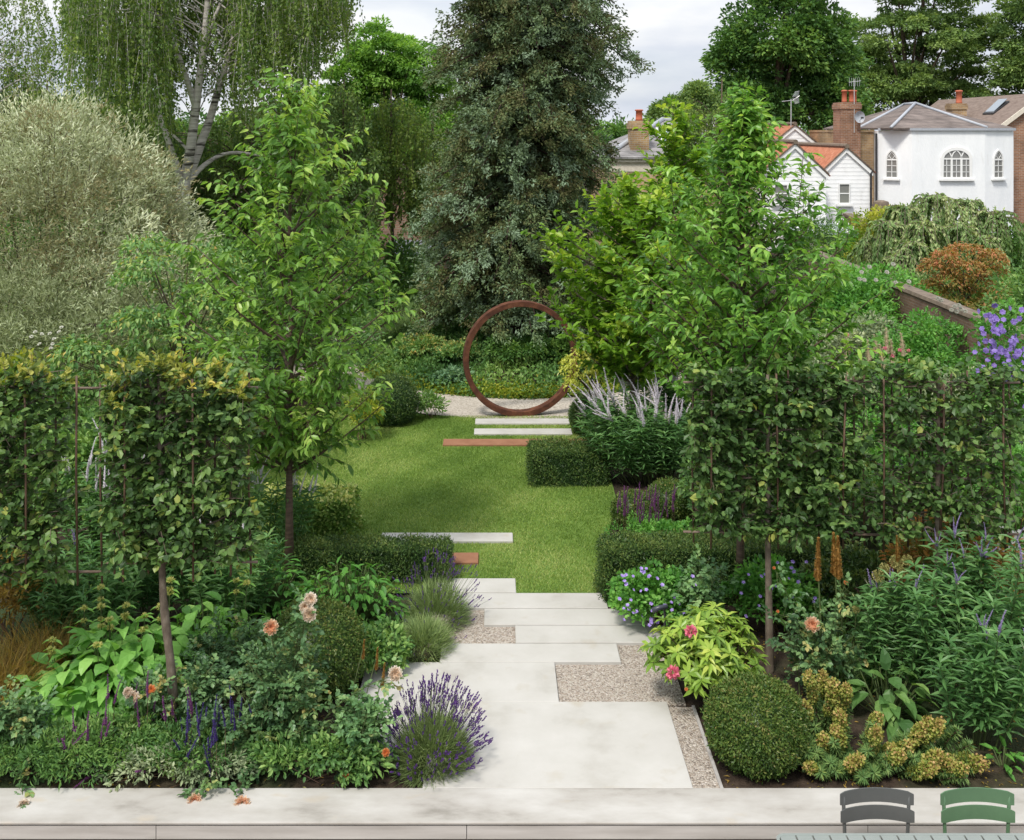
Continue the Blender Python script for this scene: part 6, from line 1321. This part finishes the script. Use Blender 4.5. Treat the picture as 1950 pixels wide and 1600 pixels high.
# euphorbia
heads = [(1545,1312),(1566,1304),(1538,1360),(1590,1328),(1600,1380),(1612,1326),(1596,1408),(1664,1386),(1668,1412),(1568,1420),(1628,1452),(1690,1432),(1718,1428),(1758,1388),(1744,1402),(1775,1392),(1532,1448),(1552,1462),(1752,1464),(1772,1450),(1790,1456),(1830,1452),(1812,1462),(1840,1468),(1760,1490),(1700,1444),(1622,1468),(1580,1335)]
b = gp(1660, 8.05, -.04); t = thing('euphorbia_plant', 'bushy euphorbia with orange yellow flower heads behind the chairs', 'perennial', b); lf, st_ = MB(), MB()
for (px,py) in heads+[(R.uniform(1535,1850),R.uniform(1380,1505)) for _ in range(60)]:
    Yh_ = 7.74+.5*(1497-py)/200+R.uniform(-.05,.1); p = at(px,py,Yh_)-loc3(b); s = np.array([p[0]*.75+R.normal(0,.04), p[1]+.12, 0]); p[2] = max(.1,p[2])
    q = np.linspace(0,1,5)[:,None]; m = (s+p)/2+np.array([0,.03,.0]); P = (1-q)**2*s+2*q*(1-q)*m+q*q*p; tube(st_, P, .005, 5, .5, False)
    n = 190; u = R.uniform(.1,1.0,n)[:,None]; A = (1-u)**2*s+2*u*(1-u)*m+u*u*p; ax = nz(p-s); a = R.uniform(0,6.283,n)[:,None]; s1 = nz(np.cross(ax,[1,.1,.2])); s2 = np.cross(ax,s1)
    leaves(lf, A, s1*np.cos(a)+s2*np.sin(a)+ax*.45, ax+R.normal(0,.2,(n,3)), .062*R.uniform(.7,1.2,n), .013, T_KITE, np.clip(R.normal(.45,.22,n),0,1))
    if (px,py) in heads:
        for j in range(3): bloom(t, 'euph', p-ax*(-.06+.06*j)+R.normal(0,.012,3), ax, R.uniform(.8,1.05)*(1-.12*j), 'flower_head')
st_.build('stem', M['stemred'], t); lf.build('foliage', LM['euphorbia_leaf'], t)
# tall whorled plants at right
whorl_plant('veronicastrum_plant', 'tall whorled leaved clump with violet spikes at the right edge', 'perennial', gp(1850,8.75,-.04), .75, .5, 1.42, 44, 'whorl_leaf', .155, .03, 6, .07, 11, 'violet', (.0,-.06), ss=1.0, hmin=.6)
whorl_plant('veronicastrum_plant', 'shorter whorled leaved clump left of the tall violet spikes', 'perennial', gp(1700,9.0,-.04), .35, .35, 1.02, 16, 'whorl_leaf', .14, .028, 6, .068, 6, 'violet', (.0,-.05), ss=1.0)
whorl_plant('veronicastrum_plant', 'whorled stems leaning toward the terrace with drooping violet spikes', 'perennial', gp(1870,8.25,-.04), .42, .25, .98, 16, 'whorl_leaf', .15, .03, 6, .068, 4, 'violet', (.03,-.2), ss=1.0)
bush('rusty_shrub', 'shrub with rusty orange flower remains below the last hornbeam', 'shrub', gp(1815,10.0,-.04), .62, .4, 1.12, 'rusty_leaf', 5200, .075, .028, nc=90, cr=.16)
bush('leafy_shrub', 'dark low shrub in shade below the hornbeam rail', 'shrub', gp(1640,10.3,-.04), .6, .4, .7, 'yew_leaf', 4500, .06, .026, nc=80, cr=.14)
for (px,py,Y,h,lab) in ((1557,1065,8.95,1,'left of three tall orange brown foxtail lily spikes'),(1589,1055,9.1,1,'taller of the two close foxtail lily spikes below the rail'),(1597,1062,9.0,1,'right of the two close foxtail lily spikes'),(1709,1045,9.15,.62,'short foxtail lily spike beside the seed globes')):
    p = at(px,py,Y); x0_ = p[0]+.05; t = thing('foxtail_lily', lab, 'flower', (x0_,Y,-.04)); g = MB(); tube(g, [(0,0,0),(-.02,0,p[2]*.5),(p[0]-x0_,0,p[2]+.04)], [.009,.008,.006], 6); g.build('stem', M['stem'], t); bloom(t, 'fox', (p[0]-x0_,0,p[2]-.18*h+.04), (0,0,1), h, 'flower_spike')
for (px,py,Y,r,lab) in ((1672,1097,8.95,.05,'seed globe on a pale stem, lowest left of the group'),(1707,1070,9.15,.055,'largest allium seed globe in the middle of the group'),(1684,1082,9.1,.042,'allium seed globe above the lone pale stem'),(1728,1067,9.2,.045,'allium seed globe right of the largest one'),(1718,1090,9.1,.04,'allium seed globe below the largest one'),(1684,1126,9.2,.042,'allium seed globe on a whitish stem'),(1655,1154,9.1,.038,'low faded allium seed globe beside the rose leaves'),(1630,1160,9.0,.034,'lowest faded allium seed globe'),(1757,1140,9.3,.04,'seed globe half hidden among the violet spikes')):
    p = at(px,py,Y); t = thing('allium', lab, 'flower', (p[0]-.06,Y,-.04)); g = MB(); tube(g, [(0,0,0),(.04,0,(p[2]+.04)*.5),(.06,0,p[2]+.04-r)], .005, 5); g.build('stem', M['stem'], t)
    g = MB(); n = 150; N = rdir(n); c = np.array([.06,0,p[2]+.04]); sticks(g, np.repeat(c[None],n,0), c+N*r*.95, .0009, .0007, .4); leaves(g, c+N*r*.88, N+R.normal(0,.5,(n,3)), rdir(n), r*.3, r*.22, T_KITE, R.uniform(0,1,n)); g.build('seed_head', LM['seedhead'], t)
grass_tuft('strap_leaf_clump', 'strap leaved clump below the foxtail lily spikes', gp(1640,9.2,-.04), 150, .5, 'mid_leaf', .014, .6, .4, .12)
grass_tuft('strap_leaf_clump', 'grassy clump between the tree trunks and the foxtail lilies', gp(1590,9.9,-.04), 260, .6, 'mid_leaf', .009, .55, .4, .14)
def bigleaf(name, label, base, rx, ry, h, n, L, W, lmat, group=None, whorls=(), droop=.35, tmp=T_BIG):
    t = thing(name, label, 'perennial', base, 0, group); lf, st_ = MB(), MB(); b0 = loc3(base)
    u = rdir(n,.0); s = R.uniform(.2,1,n)**.5; P = u*np.array([rx,ry,h*.9])*s[:,None]; P[:,2] += .04
    D = u*np.array([1,1,.3])+R.normal(0,.35,(n,3))+np.array([0,-.25,-droop]); sticks(st_, P*np.array([.3,.3,.0]), P, .005, .004)
    leaves(lf, P, D, UP+u*.5+R.normal(0,.22,(n,3)), L*R.uniform(.6,1.2,n), W*R.uniform(.7,1.15,n), tmp, np.clip(R.normal(.42,.2,n),0,1))
    for (px,py,Y) in whorls:
        p = at(px,py,Y)-b0; sticks(st_, [p*np.array([.9,.9,0])], [p], .006, .004)
        for j in range(1+int(R.integers(2))):
            q = p-UP*.11*j; bloom(t, 'whorl', q, (0,0,1), R.uniform(.8,1.1))
            for sgn in (-1,1): leaves(lf, q[None], np.array([[sgn,.2*R.normal(),-.25]]), UP[None], .10, .04, T_LEAF, .7)
    st_.build('stem', M['stem'], t); lf.build('foliage', LM[lmat], t); return t
bigleaf('hosta_plant', 'low broad leaved plant beneath the violet spikes', gp(1690,8.7,-.04), .35, .3, .42, 60, .17, .11, 'mid_leaf')
bigleaf('bergenia_plant', 'small leafy plant on bare soil at the right end of the coping', gp(1910,8.0,-.04), .14, .12, .14, 26, .11, .045, 'fresh_leaf', tmp=T_LEAF)
# path light
t = thing('path_light', 'black garden spotlight with angled head among the violet flowers', 'lamp', gp(1266,9.7,-.04)); g = MB(); tube(g, [(0,0,0),(0,0,.36),(-.005,0,.46)], .011, 8); g.build('stem', M['dark'], t)
g = MB(); tube(g, [(.02,-.02,.46),(-.05,-.03,.455),(-.12,-.045,.435)], [.018,.022,.024], 10); g.build('lamp_head', plain('blue_black_metal',(.04,.045,.06),.4), t, True)

# ================================================================== left beds
lavender('lavender_bush', 'big lavender bush in full purple flower at the corner of the paving', gp(824,8.02,-.04), .295, .30, .43, 7500, 480, fl=.15, spk=.048, lean=(.22,-.05))
lavender('lavender_bush', 'lavender bush with purple spikes leaning over the stepping slabs', gp(833,10.35,-.04), .33, .34, .50, 3600, 170, fl=.15, spk=.04, lean=(.3,0), sw=.010, tone=(.05,.7))
lavender('lavender_bush', 'grey green lavender clump not yet in flower beside the gravel', gp(806,9.76,-.04), .30, .30, .38, 3000, 16, fl=.12, spk=.03, sw=.008, tone=(.1,.75))
Yq = 8.0
rose('rose_bush', 'large rose bush with pale and orange blooms in front of the box ball', gp(545,8.15,-.04), .46, .36, .92, 24, 860, ((516,1197,8.0,'peach',1.15),(590,1143,8.05,'pale',1.0),(580,1158,8.05,'pale',.9),(588,1172,8.0,'pale',1.15),(752,1285,7.95,'pale',1.1),(735,1434,7.75,'orange',.9),(658,1480,7.72,'orange',.9)))
rose('rose_bush', 'low rose bush arching over the coping with two peach blooms', gp(480,7.98,-.04), .5, .3, .5, 18, 620, ((461,1536,7.52,'peach',1.2),(370,1528,7.55,'peach',1.05)), 'rose_leaf')
rose('rose_bush', 'sparse rose bush with pale and orange blooms near the slender trunk', gp(370,8.45,-.04), .42, .28, .62, 14, 480, ((243,1320,8.2,'pale',.8),(251,1330,8.2,'pale',1.05),(287,1315,8.2,'orange',1.1)), 'rose_leaf')
rose('rose_bush', 'rose bush at the left edge with one pale bloom drooping over the coping', gp(15,8.05,-.04), .38, .28, .55, 14, 430, ((45,1535,7.5,'pale',.9),), 'rose_leaf')
rose('rose_bush', 'flowerless dark rose bush between the slender trunk and the box ball', gp(450,9.1,-.04), .45, .33, .6, 14, 420, (), 'rose_leaf')
rose('rose_bush', 'trailing rose shoots beside the brown foxtail spikes at the left paving edge', gp(690,7.95,-.04), .24, .2, .58, 12, 280, (), 'rose_leaf_light')
for (px,py,Y,h,lab) in ((691,1235,8.75,.45,'left of three thin brown foxtail spikes by the paving'),(716,1255,8.7,.5,'middle of three thin brown foxtail spikes by the paving'),(728,1290,8.4,.55,'lowest of three thin brown foxtail spikes leaning over the paving')):
    p = at(px,py,Y); x0_ = p[0]-.12; t = thing('foxtail_lily', lab, 'flower', (x0_,Y-.1,-.04)); g = MB(); e = np.array([.12,.1,p[2]+.04]); tube(g, [(0,0,0),e*.5+np.array([0,0,.02]),e], [.005,.004,.004], 5); g.build('stem', M['stem'], t); bloom(t, 'fox', e-UP*.09, (.08,.05,1), h, 'flower_spike')
spike_bed('salvia_plant', 'magenta spiked salvia along the coping at the left', 'perennial', gp(190,8.02,-.04), .62, .28, .26, 'mid_leaf', 3400, .05, .02, 'salvia', salvia_pts((120,205,1375,1480),26,8.0)+salvia_pts((90,300,1380,1470),8,8.0), 0, 1.05)
spike_bed('salvia_plant', 'deep violet blue salvia spikes below the rose bush', 'perennial', gp(375,7.95,-.04), .42, .25, .26, 'mid_leaf', 2600, .05, .02, 'indigo', salvia_pts((345,440,1380,1490),24,7.9)+salvia_pts((460,500,1370,1400),4,8.0), 3, 1.0)
spike_bed('salvia_plant', 'sparse magenta salvia spikes around the slender trunk', 'perennial', gp(300,8.25,-.04), .45, .25, .24, 'mid_leaf', 2000, .05, .022, 'salvia', salvia_pts((205,330,1325,1440),10,8.2)+salvia_pts((310,380,1340,1400),6,8.2), 0, .9)
bush('low_perennial', 'feathery low green plants along the coping behind the drooping bloom', 'perennial', gp(70,7.84,-.04), .7, .17, .27, 'mid_leaf', 3200, .055, .014, nc=60, cr=.09)
bush('low_perennial', 'low leafy plants beneath the large rose bush', 'perennial', gp(600,7.84,-.04), .6, .17, .27, 'mid_leaf', 3200, .055, .025, nc=60, cr=.09)
bush('low_perennial', 'low green edging plants beneath the violet salvia', 'perennial', gp(330,7.82,-.04), .65, .15, .2, 'grey_green_leaf', 2200, .045, .018, nc=60, cr=.07)
bigleaf('phlomis_plant', 'broad leaved clump with pale yellow flower whorls left of the slender trunk', gp(225,8.95,-.04), .72, .5, .66, 420, .20, .12, 'phlomis_leaf', whorls=[(160,1158,9.1),(192,1118,9.3),(192,1155,9.1),(240,1153,9.1),(238,1172,9.1),(208,1180,9.0),(275,1173,9.1),(193,1192,9.0),(186,1228,8.7),(100,1218,8.8),(98,1236,8.8),(305,1155,9.2),(325,1105,9.3),(323,1122,9.3),(210,1195,9.0),(270,1200,9.0)])
bigleaf('phlomis_plant', 'broad wavy leaves sprawling low at the left of the clump', gp(110,8.5,-.04), .55, .4, .38, 210, .20, .125, 'phlomis_leaf')
bigleaf('phlomis_plant', 'broad leaved clump right of the slender trunk with yellow buds', gp(390,9.5,-.04), .6, .45, .62, 240, .18, .1, 'phlomis_leaf', whorls=[(450,1105,9.8),(470,1110,9.8)])
grass_tuft('ornamental_grass', 'upper bronze grass tuft behind the broad leaves at the left', gp(80,9.25,-.04), 3000, .95, 'brown_grass', .007, .7, .55, .13)
grass_tuft('ornamental_grass', 'lower bronze grass tuft at the left edge', gp(0,8.75,-.04), 3200, .95, 'brown_grass', .007, .7, .55, .14)
whorl_plant('veronicastrum_plant', 'dark whorled leaved clump below the left hornbeams, not in flower', 'perennial', gp(160,9.9,-.04), .75, .45, 1.0, 40, 'whorl_leaf', .15, .028, 6, .07, 3, 'violet', (0,-.05))
whorl_plant('veronicastrum_plant', 'whorled leaved clump right of the slender trunk with curling pale spikes', 'perennial', gp(420,10.2,-.04), .62, .4, 1.0, 34, 'whorl_leaf', .15, .028, 6, .07, 5, 'lilac', (.05,-.05))
whorl_plant('veronicastrum_plant', 'pale lilac spikes in front of the variegated hedge', 'perennial', gp(515,11.6,-.04), .45, .35, 1.15, 22, 'whorl_leaf', .14, .026, 6, .075, 16, 'lilac', (.1,-.05), ss=1.1)
whorl_plant('veronicastrum_plant', 'pale lilac spikes seen through the gap between the left hornbeams', 'perennial', gp(190,11.2,-.04), .5, .35, 1.45, 22, 'whorl_leaf', .14, .026, 6, .075, 18, 'lilac', (.05,-.05), ss=1.3)
whorl_plant('veronicastrum_plant', 'green whorled leaves filling behind the slender trunk, without flowers', 'perennial', gp(285,10.4,-.04), .5, .35, .95, 26, 'whorl_leaf', .15, .028, 6, .07)
bush('rose_bush', 'leafy climbing rose covering the far part of the brick garden wall', 'rose bush', (6.95,20.6,-.05), .75, 2.0, 2.15, 'fresh_leaf', 9000, .08, .045, nc=130, cr=.28)
bush('leafy_shrub', 'grey leaved shrub in front of the brick wall beside the rounded green shrub', 'shrub', (6.95,15.0,-.05), .5, .7, 1.35, 'grey_green_leaf', 4200, .075, .03, nc=70, cr=.2)
bush('brown_shrub', 'dull brown twiggy shrub at the far left behind the grasses', 'shrub', gp(10,9.9,-.04), .42, .4, .95, 'brown_grass', 3000, .07, .02, nc=60, cr=.15)
bigleaf('hydrangea_bush', 'bright green pointed leaf mass between cherry trunk and lavender', gp(660,10.35,-.04), .62, .48, .60, 430, .115, .055, 'fresh_leaf', tmp=T_LEAF, droop=.3)
bigleaf('hydrangea_bush', 'green pointed leaf mass left of the cherry trunk', gp(510,10.6,-.04), .5, .35, .55, 260, .115, .055, 'fresh_leaf', tmp=T_LEAF, droop=.3)
bush('leafy_shrub', 'dark green low filler between the box ball and the lavender', 'shrub', gp(715,9.4,-.04), .28, .25, .36, 'mid_leaf', 1400, .07, .035, nc=36, cr=.1)
# timber bench half hidden behind the left hornbeam
t = thing('timber_bench', 'brown timber bench frame glimpsed behind the left hornbeams', 'bench', (X(160,12.2),12.2,-.04)); g = MB(); box(g, -.5,.5,-.05,.0,.72,.80); g.build('backrest', M['cane'], t); g = MB(); box(g, -.5,.5,-.45,-.05,.42,.46); g.build('seat', M['cane'], t)
for sx in (-.47,.42):
    g = MB(); box(g, sx, sx+.05, -.049, -.001, 0, .719); g.build('leg', M['cane'], t)
    g = MB(); box(g, sx, sx+.05, -.44, -.39, 0, .419); g.build('leg', M['cane'], t)
# fallen bark and leaf litter over the bed soil
lf = MB(); n = 5000; P = np.stack([R.uniform(-4.2,5.4,n), R.uniform(7.7,11.2,n), np.full(n,-.040)],1); P = P[(P[:,0] < -.62-.5*(P[:,1] < 9.5)) | (P[:,0] > 1.75)]; n = len(P)
leaves(lf, P, R.normal(0,1,(n,3))*np.array([1,1,.15]), UP+R.normal(0,.3,(n,3)), .04*R.uniform(.4,1.3,n), .014, T_KITE, R.uniform(0,1,n)); tag(lf.build('bark_litter', LM['brown_grass']), 'bark and leaf litter on the bed soil', 'leaf litter', kind='stuff')
